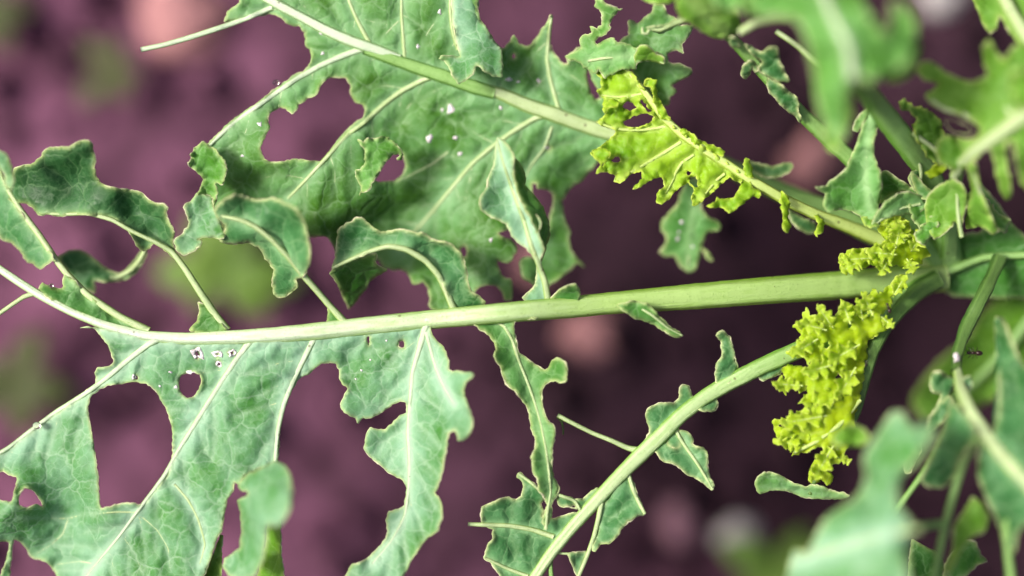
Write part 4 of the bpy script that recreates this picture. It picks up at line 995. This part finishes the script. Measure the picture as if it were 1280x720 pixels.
rib('vein', [(1196, 240, 2, 11), (1197, 262, 2.4, 10), (1199, 280, 2.8, 10), (1202, 296, 3, 9)], leafG, M['stalk_pale'])
# shaded broad leaf behind, bottom right of the crown
leafS = sheet('leaf', [[(1222, 226), (1244, 250), (1266, 280), (1300, 312), (1320, 330), (1320, 372), (1290, 374), (1240, 372), (1190, 370), (1170, 352), (1166, 325), (1162, 300), (1176, 290), (1205, 292), (1228, 288), (1224, 258)]], field([(1225, 230, -16), (1310, 320, -10), (1170, 340, -22), (1300, 372, -20)]), M['leaf_green'], plant, veins=[[(1170, 345, 1), (1230, 320, 1), (1300, 318, 1)]], seed=105, grid=5, mmat=M['margin_soft'])
tag(leafS, 'shaded grey green leaf behind the crown at the right edge')
rib('vein', [(1170, 345, 6, -18), (1230, 322, 5, -15), (1300, 318, 5, -10)], leafS, M['stalk_green'])

leafT = sheet('leaf', [[(1205, -30), (1212, -5), (1222, 12), (1228, 30), (1238, 42), (1246, 34), (1250, 20), (1262, 40), (1275, 58), (1300, 90), (1320, 90), (1320, -30)]], field([(1220, 0, 10), (1310, 60, 30), (1310, -30, 16)]), M['leaf_fresh'], plant, veins=[[(1244, -20, 4), (1262, 14, 4), (1285, 50, 4), (1310, 90, 4)]], seed=106, grid=5, ruffle=(3, 22, 12), mmat=M['margin_soft'])
tag(leafT, 'green leaf with a pale stalk in the top right corner, out of focus')
rib('midrib', [(1240, -30, 7, 16), (1262, 12, 7.5, 22), (1285, 50, 8, 27), (1315, 96, 9, 34)], leafT, M['stalk_pale'], sides=12)
for k, (poly, zz, mt) in enumerate([
        ([(1100, 78), (1112, 66), (1128, 60), (1142, 50), (1150, 62), (1146, 84), (1132, 98), (1116, 104), (1104, 96)], 40, 'leaf_fresh'),
        ([(1020, 78), (1034, 72), (1050, 84), (1062, 104), (1066, 132), (1060, 160), (1050, 184), (1038, 190), (1028, 168), (1034, 140), (1026, 112)], 48, 'leaf_fresh'),
        ([(880, -20), (890, 4), (906, 14), (922, 10), (934, 20), (948, 14), (960, -2), (962, -20)], 44, 'leaf_rich'),
        ([(1172, 178), (1184, 168), (1200, 176), (1214, 190), (1210, 206), (1196, 214), (1180, 206), (1170, 194)], 20, 'leaf_fresh'),
        ([(1206, 246), (1218, 236), (1232, 246), (1244, 262), (1262, 276), (1256, 290), (1240, 284), (1226, 276), (1212, 266)], 4, 'leaf_rich'),
        ([(1136, 250), (1150, 240), (1166, 246), (1172, 262), (1164, 280), (1150, 286), (1140, 272)], 3, 'leaf_rich'),
        ([(1262, 96), (1276, 84), (1300, 92), (1310, 130), (1286, 140), (1268, 128)], 50, 'leaf_fresh')]):
    sheet('lobe', [poly], (lambda q: lambda x, y: q + 0.06 * (np.asarray(x, float) - poly[0][0]) - 0.04 * (np.asarray(y, float) - poly[0][1]))(zz), M[mt], leafG, seed=300 + k, grid=5, ruffle=(3.0, 18, 12), mmat=M['margin_soft'], jitter=1.6)

# ---- leaf H: crisp green leaf right of centre
vH = [(1089, 134, 2, 8), (1087, 165, 2.2, 7), (1083, 195, 2.4, 6), (1083, 225, 2.2, 5), (1088, 262, 1.4, 4)]
zH = field([(1089, 134, 9), (1083, 195, 6), (1088, 265, 4), (1033, 240, 8), (1060, 205, 8), (1095, 180, 10), (1100, 235, 9), (1060, 245, 4), (1040, 262, 8)])
leafH = sheet('leaf', [[(1020, 234), (1033, 233), (1036, 227), (1047, 220), (1058, 210), (1064, 196), (1072, 176), (1078, 157), (1082, 140), (1087, 131), (1095, 140), (1100, 147), (1095, 165), (1092, 180), (1094, 198), (1100, 214), (1102, 235), (1099, 255), (1095, 272), (1090, 276), (1078, 272), (1064, 264), (1050, 261), (1036, 265), (1029, 256), (1031, 243)]], zH, M['leaf_rich'], plant, veins=[vH], seed=111, ruffle=(1.6, 20, 8))
tag(leafH, 'in-focus green leaf with a narrow neck right of the pink stone')
rib('midrib', vH, leafH, M['stalk_pale'], flat=0.7)
sheet('lobe', [[(1066, 163), (1070, 150), (1078, 140), (1086, 134), (1084, 146), (1078, 154), (1073, 164)]], lambda x, y: 8 + 0 * x, M['leaf_rich'], leafH, seed=112)
zH3 = field([(1090, 283, 6), (1150, 250, 5), (1120, 242, 9), (1125, 270, 4)])
vH3 = [(1091, 283, 1, 0), (1108, 270, 1.4, 0), (1128, 260, 1.6, 0), (1150, 255, 1.8, 0)]
sheet('lobe', [[(1088, 284), (1096, 266), (1107, 252), (1122, 242), (1138, 240), (1152, 246), (1158, 258), (1146, 267), (1130, 268), (1118, 270), (1106, 274), (1097, 278)]], zH3, M['leaf_rich'], leafH, veins=[vH3], seed=113)
rib('vein', vH3, leafH, M['stalk_pale'], zf=zH3, dz=0.4)
sheet('lobe', [[(1100, 216), (1110, 214), (1124, 224), (1140, 234), (1150, 238), (1150, 248), (1136, 240), (1120, 240), (1106, 250), (1099, 254)]], field([(1100, 216, 2), (1150, 242, 2), (1100, 252, -6)]), M['leaf_green'], leafH, seed=114)
sheet('lobe', [[(1139, 214), (1146, 220), (1156, 232), (1166, 240), (1160, 250), (1148, 244), (1142, 232)]], lambda x, y: 4 + 0 * x, M['leaf_green'], leafH, seed=115)
rag([(1142, 296), (1148, 288), (1158, 276), (1168, 268), (1172, 280), (1166, 295), (1160, 300), (1156, 306), (1150, 303)], 4, 5, leafH, 'leaf_rich', 116, mm=M['margin'])
rag([(1076, 273), (1084, 270), (1092, 278), (1098, 284), (1090, 284), (1082, 282)], 4, 6, leafH, 'leaf_fresh', 117)

# ---- frilly yellow growth
zY2 = field([(1120, 350, 2), (1040, 400, 3), (1000, 430, 2), (1080, 420, 1), (985, 480, 4), (1050, 480, 6), (975, 540, 3), (1040, 550, 6), (1030, 600, 2), (1075, 470, 0)])
bladeY2 = [(1128, 343), (1118, 348), (1112, 356), (1104, 366), (1096, 366), (1092, 360), (1086, 370), (1077, 366), (1080, 376), (1066, 382), (1052, 376), (1050, 388), (1043, 394), (1030, 388), (1026, 396), (1014, 394), (1006, 384), (1003, 400), (993, 408), (1001, 418), (996, 430), (986, 440), (981, 447), (995, 449), (1004, 447), (1010, 456), (1000, 458),
           (985, 455), (978, 463), (981, 474), (967, 478), (972, 486), (981, 492), (988, 480), (1000, 491), (1009, 482), (1008, 492), (999, 504), (1008, 505), (1006, 512), (995, 515), (991, 524), (970, 524), (968, 530), (971, 545), (979, 558), (990, 562), (989, 570), (1010, 565), (1026, 557), (1030, 562), (1016, 580), (1010, 595), (1015, 604), (1026, 600), (1036, 606), (1043, 598), (1034, 590), (1050, 577), (1058, 580), (1055, 568),
           (1062, 558), (1070, 544), (1068, 520), (1075, 500), (1078, 480), (1080, 460), (1083, 440), (1086, 425), (1100, 416), (1111, 406), (1100, 395), (1112, 385), (1116, 370), (1128, 360), (1134, 348)]
stY2 = [(1172, 350, 12, -14), (1150, 362, 12, -11), (1128, 382, 11, -8), (1106, 408, 10, -6), (1090, 440, 9, -4), (1080, 475, 8, -2), (1068, 520, 6, 0), (1045, 555, 4, 2), (1022, 590, 3, 2), (1012, 618, 3, 1)]
leafY2 = sheet('leaf', [bladeY2], zY2, M['leaf_yellow'], plant, holes=[[(1010, 455), (1018, 451), (1022, 456), (1016, 463), (1012, 468)], [(974, 530), (982, 527), (989, 532), (982, 538), (976, 535)], [(1030, 430), (1035, 427), (1038, 432), (1033, 436)], [(1058, 405), (1064, 402), (1066, 408), (1060, 412)], [(1018, 508), (1023, 504), (1026, 510), (1021, 514)], [(1045, 470), (1050, 466), (1053, 472), (1048, 476)], [(1080, 392), (1086, 388), (1088, 395), (1082, 398)]], seed=121, grid=2.8, ruffle=(1.6, 13, 14), quilt=0, pucker=1.2, jitter=1.6, mmat=M['margin_yellow'], veins=[[(1080, 470, 1), (1040, 500, 1), (990, 560, 1)]])
tag(leafY2, 'curly bright yellow young leaf in front of the lower stalk')
rib('midrib', stY2, leafY2, M['stalk_dark'], sides=12)
rib('vein', [(1075, 500, 3, 3), (1050, 530, 3, 6), (1020, 552, 2.6, 6), (992, 566, 2.2, 5)], leafY2, M['stalk_yellow'])
def leaflet(px, py, ang, L, W, z, parent, seed, mat='leaf_yellow', tip=4.0):
    """small curly lobe: scalloped outline round a midvein, cupped and ruffled"""
    rnd = random.Random(seed)
    ca, sa = math.cos(ang), math.sin(ang)
    pts = []
    n = 22
    for side in (1, -1):
        ks = range(n + 1) if side == 1 else range(n - 1, 0, -1)
        for k in ks:
            u = k / n
            w = W * (math.sin(math.pi * min(1, u ** 0.8 * 0.96 + 0.02)) ** 0.6) * (0.85 + 0.42 * math.cos(u * 19 + seed * 1.7 + side) + rnd.uniform(-.14, .14))
            x = L * u + rnd.uniform(-.6, .6); y = side * max(1.0, w)
            pts.append((px + ca * x - sa * y, py + sa * x + ca * y))
    def zf(x, y):
        dx = np.asarray(x, float) - px; dy = np.asarray(y, float) - py
        a = (dx * ca + dy * sa) / L; v = (-dx * sa + dy * ca) / W
        return z + tip * a * a * 0.4 + 0.9 * v * v * W / 10
    ob = sheet('lobe', [pts], zf, M[mat], parent, seed=seed, grid=2.6, ruffle=(1.3, 10, 5), quilt=0.6, pucker=0.5, jitter=1.1, margin=0.8, mmat=M['margin_yellow'],
               veins=[[(px, py, 1.6), (px + ca * L * 0.9, py + sa * L * 0.9, 0.8)]], vr=5, ridge=0.1)
    rib('vein', [(px - ca * 3, py - sa * 3, 1.3), (px + ca * L * 0.5, py + sa * L * 0.5, 0.9), (px + ca * L * 0.8, py + sa * L * 0.8, 0.4)], parent, M['stalk_yellow'], zf=on(ob), dz=0.1, sides=6)
R_ = math.radians
for k, (px, py, a, L, W, z) in enumerate([
        (1118, 368, -60, 26, 8, 3), (1106, 384, -120, 26, 9, 4), (1104, 398, 40, 16, 7, 3), (1090, 392, -115, 26, 9, 4), (1084, 404, 205, 30, 9, 4), (1078, 398, -100, 24, 8, 3), (1062, 402, -110, 24, 9, 4),
        (1070, 412, 190, 34, 11, 5), (1040, 408, -125, 30, 10, 4), (1030, 412, -165, 32, 10, 4), (1052, 425, 185, 40, 12, 5), (1020, 425, 150, 34, 11, 4), (1072, 432, 150, 40, 13, 5),
        (1012, 448, 165, 30, 9, 4), (1045, 455, 165, 40, 13, 6), (1068, 462, 120, 40, 13, 5), (1010, 470, 160, 34, 10, 4), (1000, 482, 185, 32, 8, 3), (1048, 490, 150, 44, 13, 6),
        (1020, 500, 195, 28, 9, 4), (1030, 520, 170, 50, 13, 5), (1012, 538, 160, 44, 13, 4), (1050, 520, 100, 40, 12, 5), (1004, 556, 185, 26, 9, 3), (1040, 560, 120, 44, 11, 4), (1036, 580, 60, 26, 8, 3), (1048, 572, 20, 14, 6, 3)]):
    if k % 3 != 1: leaflet(px, py, R_(a), L * 1.1, W * 0.92, z + (k * 37 % 7) * 0.4, leafY2, 400 + k)
sheet('lobe', [[(1040, 548), (1050, 536), (1064, 530), (1080, 536), (1087, 548), (1078, 557), (1058, 558), (1046, 556)]], lambda x, y: 34 + 0 * x, M['leaf_fresh'], leafY2, seed=122, ruffle=(3, 20, 12))

zY3 = field([(1050, 325, 0), (1120, 275, 0), (1150, 310, -3), (1090, 325, 0), (1125, 305, 2)])
bladeY3 = [(1049, 322), (1051, 336), (1060, 343), (1066, 333), (1078, 336), (1090, 331), (1100, 336), (1115, 331), (1130, 334), (1150, 330), (1162, 318), (1152, 305), (1142, 290), (1134, 276), (1120, 270), (1104, 272), (1098, 286), (1108, 300), (1095, 306), (1080, 311), (1064, 311)]
leafY3 = sheet('leaf', [bladeY3], zY3, M['leaf_yellow'], plant, seed=131, grid=3, ruffle=(2, 10, 14), quilt=0, pucker=1.5, jitter=1.4, mmat=M['margin_yellow'])
tag(leafY3, 'small curly yellow sprout at the crown above the long pale stalk')
for k, (px, py, a, L, W, z) in enumerate([(1130, 300, -110, 34, 11, 2), (1120, 308, -80, 30, 10, 3), (1140, 312, -60, 28, 10, 1), (1118, 318, 185, 36, 10, 2), (1090, 322, 175, 40, 10, 2), (1075, 326, 150, 28, 8, 2), (1110, 326, 120, 20, 8, 2), (1135, 326, 60, 18, 8, 1), (1125, 290, -150, 24, 8, 3)]):
    leaflet(px, py, R_(a), L, W, z + (k * 37 % 7) * 0.3, leafY3, 440 + k)

# ---- leaf J: gnawed leaf at lower centre
zJ = field([(1170, 346, -16), (1100, 395, -8), (1000, 437, -1), (900, 484, 0), (800, 568, 0), (690, 690, 0), (640, 760, 0), (600, 640, 2), (700, 520, 2), (806, 641, 3), (890, 612, 4), (897, 415, 4)])
midJ = [(1172, 348, 13), (1135, 370, 12.5), (1100, 394, 12), (1060, 414, 11.5), (1000, 437, 11), (950, 459, 10.5), (905, 482, 10), (880, 497, 9.5), (850, 520, 9.5), (825, 545, 10), (800, 569, 10), (775, 594, 9), (745, 626, 8.5), (715, 659, 8), (690, 690, 7.5), (668, 722, 7), (645, 755, 6.5)]
vJ1 = [(692, 671, 3.6), (665, 662, 3.2), (635, 657, 3), (605, 656, 2.8), (585, 655, 2.4)]
vJ2 = [(660, 720, 2.6), (640, 713, 2.4), (622, 705, 2), (606, 697, 1.4)]
vJ3 = [(676, 614, 2), (662, 602, 2), (648, 592, 1.6)]
vJ4 = [(728, 642, 2), (718, 626, 2.4), (705, 621, 2.2), (694, 617, 1.8)]
vJ5 = [(785, 590, 3), (790, 608, 2.8), (797, 625, 2.5), (806, 642, 2)]
vJ6 = [(752, 628, 3.6), (748, 648, 3.2), (742, 672, 3), (733, 697, 2.8), (722, 723, 2.6), (712, 750, 2.4)]
vJ7 = [(842, 532, 3), (850, 548, 2.4), (858, 560, 2.2), (872, 580, 2), (891, 612, 1.4)]
blJ = [[(601, 640), (603, 633), (615, 628), (625, 623), (632, 622), (643, 623), (652, 620), (654, 609), (652, 600), (645, 597), (650, 591), (660, 598), (672, 608), (684, 618), (676, 630), (680, 638), (678, 646), (692, 648), (700, 645), (712, 641), (724, 640), (735, 632), (712, 660), (690, 690), (660, 730),
        (640, 745), (628, 726), (620, 712), (612, 702), (605, 698), (607, 688), (611, 678), (616, 674), (615, 662), (604, 655), (601, 648)],
       [(695, 618), (712, 622), (727, 624), (737, 617), (744, 610), (750, 612), (735, 634), (722, 636), (712, 633), (704, 634), (697, 630)],
       [(784, 592), (792, 603), (798, 620), (807, 642), (797, 646), (787, 652), (778, 660), (771, 672), (760, 680), (750, 681), (744, 690), (740, 688), (746, 664), (749, 640), (765, 612)],
       [(710, 692), (733, 690), (722, 720), (717, 712)],
       [(818, 560), (822, 570), (830, 577), (842, 580), (852, 587), (860, 594), (872, 599), (880, 604), (890, 613), (893, 607), (888, 596), (885, 582), (884, 564), (880, 560), (870, 558), (866, 555), (866, 547), (860, 540), (850, 537), (836, 530), (825, 545)],
       [(806, 552), (812, 540), (810, 530), (807, 521), (808, 512), (815, 507), (825, 503), (832, 504), (843, 503), (848, 497), (850, 485), (854, 481), (861, 483), (864, 492), (868, 500), (850, 522), (825, 548)],
       [(868, 508), (880, 502), (893, 497), (898, 504), (895, 512), (885, 515), (875, 513)],
       [(897, 484), (894, 465), (895, 455), (902, 446), (902, 433), (900, 425), (895, 420), (898, 414), (905, 414), (912, 422), (917, 435), (919, 448), (922, 460), (916, 475)],
       [(918, 480), (914, 472), (922, 463), (934, 458), (946, 452), (944, 462), (930, 474)], [(948, 470), (954, 476), (964, 472), (974, 468), (980, 458), (976, 448), (960, 456)], [(832, 545), (836, 556), (846, 560), (852, 552), (846, 538)]]
leafJ = sheet('leaf', blJ, zJ, M['leaf_blue'], plant, veins=[midJ, vJ1, vJ2, vJ5, vJ6, vJ7, [(640, 655, 1), (640, 625, 1)], [(665, 663, 1), (668, 632, 1)], [(635, 660, 1), (645, 690, 1), (640, 710, 1)], [(665, 668, 1), (660, 690, 1)], [(760, 650, 1), (790, 630, 1)]], holes=[[(716, 631), (720, 632), (718, 635), (713, 634)]],
              seed=141, grid=3, quilt=1.3, ruffle=(1.2, 18, 8), vr=9)
tag(leafJ, 'gnawed blue green leaf on a pale slanting stalk at lower centre')
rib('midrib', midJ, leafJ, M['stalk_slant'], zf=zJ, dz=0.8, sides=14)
for v in (vJ1, vJ2, vJ3, vJ4, vJ5, vJ6, vJ7): rib('vein', v, leafJ, M['stalk_pale'], zf=on(leafJ), dz=0.3, flat=0.75)
rib('vein', [(697, 519, 2.8, 2), (712, 527, 2.8, 2), (740, 541, 2.8, 1), (765, 551, 3, 1), (785, 560, 3.6, 0), (802, 564, 5, 0)], leafJ, M['stalk_pale'])
rib('vein', [(690, 690, 2, 0), (705, 692, 1.6, 0), (720, 692, 1.6, 0), (736, 690, 1.6, 0)], leafJ, M['stalk_pale'])
rib('vein', [(690, 685, 3, 0), (688, 705, 3, 0), (690, 730, 3, 0), (692, 750, 3, 0)], leafJ, M['stalk_green'])
rib('vein', [(697, 522, 1.6, 1), (702, 527, 1.5, -1), (704, 535, 1.2, -2), (704, 543, 1, -3)], leafJ, M['stalk_dark'])

# ---- leaf K: blue green leaf at the right, on a dark stalk
zK = field([(1245, 330, -10), (1215, 395, 0), (1196, 460, 12), (1205, 500, 26), (1250, 570, 38), (1290, 615, 42), (1250, 400, 20), (1290, 500, 34), (1250, 480, 26), (1160, 600, 22), (1255, 680, 34), (1165, 470, 10)])
rib_k = [(1250, 322, 9), (1237, 352, 9), (1222, 382, 9), (1207, 412, 8.5), (1197, 442, 7.5), (1195, 466, 6)]
mK = [(1196, 458, 5), (1200, 482, 7), (1212, 512, 8), (1232, 543, 8), (1255, 573, 8), (1300, 622, 9)]
leafK = sheet('leaf', [[(1244, 396), (1255, 398), (1263, 420), (1276, 450), (1300, 478), (1310, 620), (1262, 574), (1240, 548), (1248, 520), (1248, 470), (1244, 430)],
                       [(1226, 545), (1250, 574), (1295, 622), (1295, 648), (1274, 664), (1268, 690), (1258, 690), (1248, 655), (1232, 622), (1222, 590)],
                       [(1188, 500), (1205, 515), (1222, 540), (1203, 572), (1192, 598), (1178, 610), (1162, 609), (1150, 600), (1160, 578), (1174, 550), (1184, 520)]],
              zK, M['leaf_blue'], plant, veins=[mK], seed=151, grid=5, ruffle=(3, 26, 12), mmat=M['margin_soft'])
tag(leafK, 'blurred blue green leaf at lower right on a dark upright stalk')
rib('stalk', rib_k, leafK, M['stalk_dark'], zf=zK, sides=12, rough=0.12)
rib('midrib', mK, leafK, M['stalk_pale'], zf=zK, dz=0.2, flat=0.6, sides=12)
scar(1195, 447, 6, leafK, lambda x, y: 12.5 + 0 * x, 77, 1.6)
rib('vein', [(1248, 400, 5, 20), (1250, 450, 5, 24), (1248, 500, 4, 28), (1245, 545, 4, 34)], leafK, M['leaf_blue'])
rib('vein', [(1222, 545, 5, 34), (1204, 580, 5, 32), (1194, 610, 5, 32), (1182, 655, 5, 32), (1168, 720, 5, 32), (1160, 750, 5, 32)], leafK, M['stalk_green'])
rib('vein', [(1192, 515, 4, 26), (1174, 555, 4, 20), (1155, 590, 4, 14), (1132, 622, 4, 10), (1120, 640, 4, 8)], leafK, M['stalk_green'])
rib('vein', [(1180, 655, 5, 36), (1150, 658, 5, 42), (1120, 664, 4, 50)], leafK, M['stalk_green'])
rib('vein', [(1268, 620, 5, 38), (1258, 655, 5, 36), (1260, 690, 5, 36), (1266, 740, 6, 36)], leafK, M['stalk_green'])
sheet('lobe', [[(1161, 478), (1166, 466), (1176, 464), (1186, 470), (1196, 474), (1190, 490), (1182, 500), (1172, 505), (1176, 494), (1166, 490)]], lambda x, y: 14 + 0 * x, M['leaf_blue'], leafK, seed=152, ruffle=(2, 14, 8))
sheet('lobe', [[(1196, 486), (1202, 474), (1212, 470), (1216, 480), (1208, 492), (1200, 498)]], lambda x, y: 18 + 0 * x, M['leaf_pale'], leafK, seed=153)
sheet('lobe', [[(1178, 500), (1188, 495), (1192, 508), (1180, 525), (1166, 540), (1158, 540), (1162, 520)]], lambda x, y: 14 + 0 * x, M['leaf_blue'], leafK, seed=154)
sheet('lobe', [[(1152, 560), (1146, 575), (1138, 590), (1132, 592), (1130, 580), (1138, 562), (1148, 545)]], lambda x, y: 4 + 0 * x, M['leaf_blue'], leafK, seed=155)
sheet('lobe', [[(1190, 690), (1205, 676), (1220, 678), (1226, 692), (1234, 702), (1222, 706), (1212, 716), (1196, 726), (1180, 722), (1182, 704)]], lambda x, y: 6 + 0 * x, M['leaf_green'], leafK, seed=156)
sheet('lobe', [[(1190, 690), (1192, 660), (1204, 640), (1216, 622), (1228, 630), (1236, 650), (1230, 664), (1214, 672), (1200, 690), (1188, 716), (1180, 716)]], lambda x, y: 30 + 0 * x, M['leaf_fresh'], leafK, seed=157)
sheet('lobe', [[(1140, 675), (1155, 682), (1170, 690), (1180, 705), (1178, 740), (1136, 740)]], lambda x, y: 2 + 0 * x, M['leaf_green'], leafK, seed=158)
# green leaf deep behind leaf K
leafL = sheet('leaf', [[(1140, 505), (1150, 480), (1175, 450), (1210, 420), (1225, 392), (1250, 372), (1320, 360), (1320, 440), (1280, 470), (1240, 500), (1190, 520), (1160, 530)]], field([(1140, 505, -70), (1225, 392, -50), (1320, 400, -45), (1240, 500, -60)]), M['leaf_fresh'], plant, seed=159, grid=7, ruffle=(3, 30, 14), mmat=M['margin_soft'])
tag(leafL, 'bright green leaf low down behind the dark upright stalk, out of focus')
rib('vein', [(1290, 395, 7, -42), (1255, 440, 7, -46), (1215, 480, 5, -52), (1170, 515, 4, -58)], leafL, M['stalk_green'])

# ---- leaf M: big blurred leaf close to the lens, bottom right
zM = field([(1110, 525, 50), (1165, 540, 60), (1080, 600, 50), (1120, 610, 58), (1135, 660, 64), (1000, 700, 46), (1060, 680, 58), (1130, 750, 66), (985, 740, 46)])
vM = [(985, 705, 2.4), (1030, 690, 2.6), (1080, 676, 2.8), (1125, 666, 3), (1150, 661, 3)]
leafM = sheet('leaf', [[(1106, 528), (1116, 514), (1128, 516), (1142, 534), (1160, 526), (1168, 540), (1154, 566), (1130, 592), (1122, 612), (1124, 632), (1136, 650), (1138, 672), (1132, 700), (1136, 760), (975, 770), (986, 712), (992, 688), (1008, 690), (1022, 664), (1034, 646), (1052, 634), (1070, 622), (1082, 598), (1080, 570), (1094, 545)]],
      zM, M['leaf_pale'], plant, veins=[vM], seed=161, grid=6, ruffle=(3, 34, 14), mmat=M['margin_soft'])
tag(leafM, 'pale green leaf close to the lens at the bottom right, strongly out of focus')
rib('vein', vM, leafM, M['stalk_pale'], zf=zM, dz=0.1, flat=0.5)
# narrow pale leaf piece
zN = field([(945, 600, 2), (990, 608, 1), (1052, 618, 4), (1020, 612, 2)])
leafN = sheet('leaf', [[(943, 606), (946, 597), (955, 590), (966, 591), (976, 594), (990, 603), (1005, 608), (1020, 606), (1040, 613), (1054, 616), (1062, 620), (1050, 624), (1020, 623), (1005, 622), (985, 614), (965, 613), (950, 617)]], zN, M['leaf_mid'], plant, seed=162, grid=3, veins=[[(950, 608, 1), (1000, 614, 1), (1055, 620, 1)]])
tag(leafN, 'narrow pale green leaf strip just below the curly yellow leaf')

# ------------------------------------------------------------------ ants and drops
def ant(px, py, z, ang, lab, sc=1.0):
    c = P(px, py, z)
    root = bpy.data.objects.new('ant', None); root.location = c; C.objects.link(root)
    tag(root, lab, 'ant', 'ants on the plant')
    d = Vector((math.cos(ang), math.sin(ang), 0)); s = Vector((-d.y, d.x, 0))
    u = S * sc
    def blob(name, off, lx, ly, lz):
        V = []; F = []
        for i in range(7):
            th = math.pi * i / 6
            for k in range(10):
                ph = 2 * math.pi * k / 10
                V.append(tuple(c + d * (off + lx * math.cos(th)) * u + s * (ly * math.sin(th) * math.cos(ph)) * u + Vector((0, 0, 1)) * (2.2 + lz * math.sin(th) * math.sin(ph)) * u))
        for i in range(6):
            for k in range(10):
                F.append((i*10 + k, i*10 + (k+1) % 10, (i+1)*10 + (k+1) % 10, (i+1)*10 + k))
        me = bpy.data.meshes.new(name); me.from_pydata(V, [], F); smooth(me)
        link(name, me, M['ant_shell'], root)
    blob('abdomen', -5.2, 3.4, 2.5, 2.3); blob('thorax', 0, 2.4, 1.3, 1.4); blob('head', 4.2, 2.0, 1.8, 1.5)
    Z = Vector((0, 0, 1))
    for side in (-1, 1):
        for k, (o1, o2) in enumerate(((1.2, 4.5), (0, 0.3), (-1.0, -4.2))):
            pts = [c + (d * o1 + s * side * 1.0 + Z * 2) * u, c + (d * (o1 + o2) * 0.6 + s * side * 3.4 + Z * 3.2) * u, c + (d * o2 + s * side * 5.2 + Z * 0.1) * u]
            link('leg', tube_mesh('leg', pts, [0.32 * u, 0.28 * u, 0.2 * u], 5), M['ant_shell'], root)
        pts = [c + (d * 5.6 + s * side * 0.8 + Z * 2.4) * u, c + (d * 7.2 + s * side * 2.4 + Z * 3.4) * u, c + (d * 9.4 + s * side * 2.2 + Z * 2.6) * u]
        link('antenna', tube_mesh('antenna', pts, [0.22 * u, 0.2 * u, 0.16 * u], 5), M['ant_shell'], root)
ant(1216, 441, 4, 3.1, 'black ant clinging beside the dark upright stalk', 1.35)
ant(1110, 384, 6, 1.9, 'black ant on the top end of the curly yellow leaf', 0.9)
ant(1083, 454, 6, 1.2, 'tiny dark ant at the right edge of the curly yellow leaf', 0.55)

m, nt, out = newmat('water')
pb = nt.nodes.new('ShaderNodeBsdfPrincipled'); pb.inputs['Transmission Weight'].default_value = 1.0; pb.inputs['Roughness'].default_value = 0.02; pb.inputs['IOR'].default_value = 1.33
nt.links.new(pb.outputs[0], out.inputs[0]); M['water'] = m
def drop(px, py, z, r, lab):
    me = lump_mesh('water_drop', r * S, 2, 0.85, 0.05, 8)
    o = link('water_drop', me, M['water']); o.location = P(px, py, z); tag(o, lab, 'drop')
drop(46, 532, -2, 5.5, 'clear drop on the outer vein at far left below the midrib')
drop(345, 103, -5, 4.5, 'clear drop on the vein at the upper edge of the broad leaf')
drop(64, 357, 0, 3.2, 'clear drop on the short toothed edge above the midrib at left')
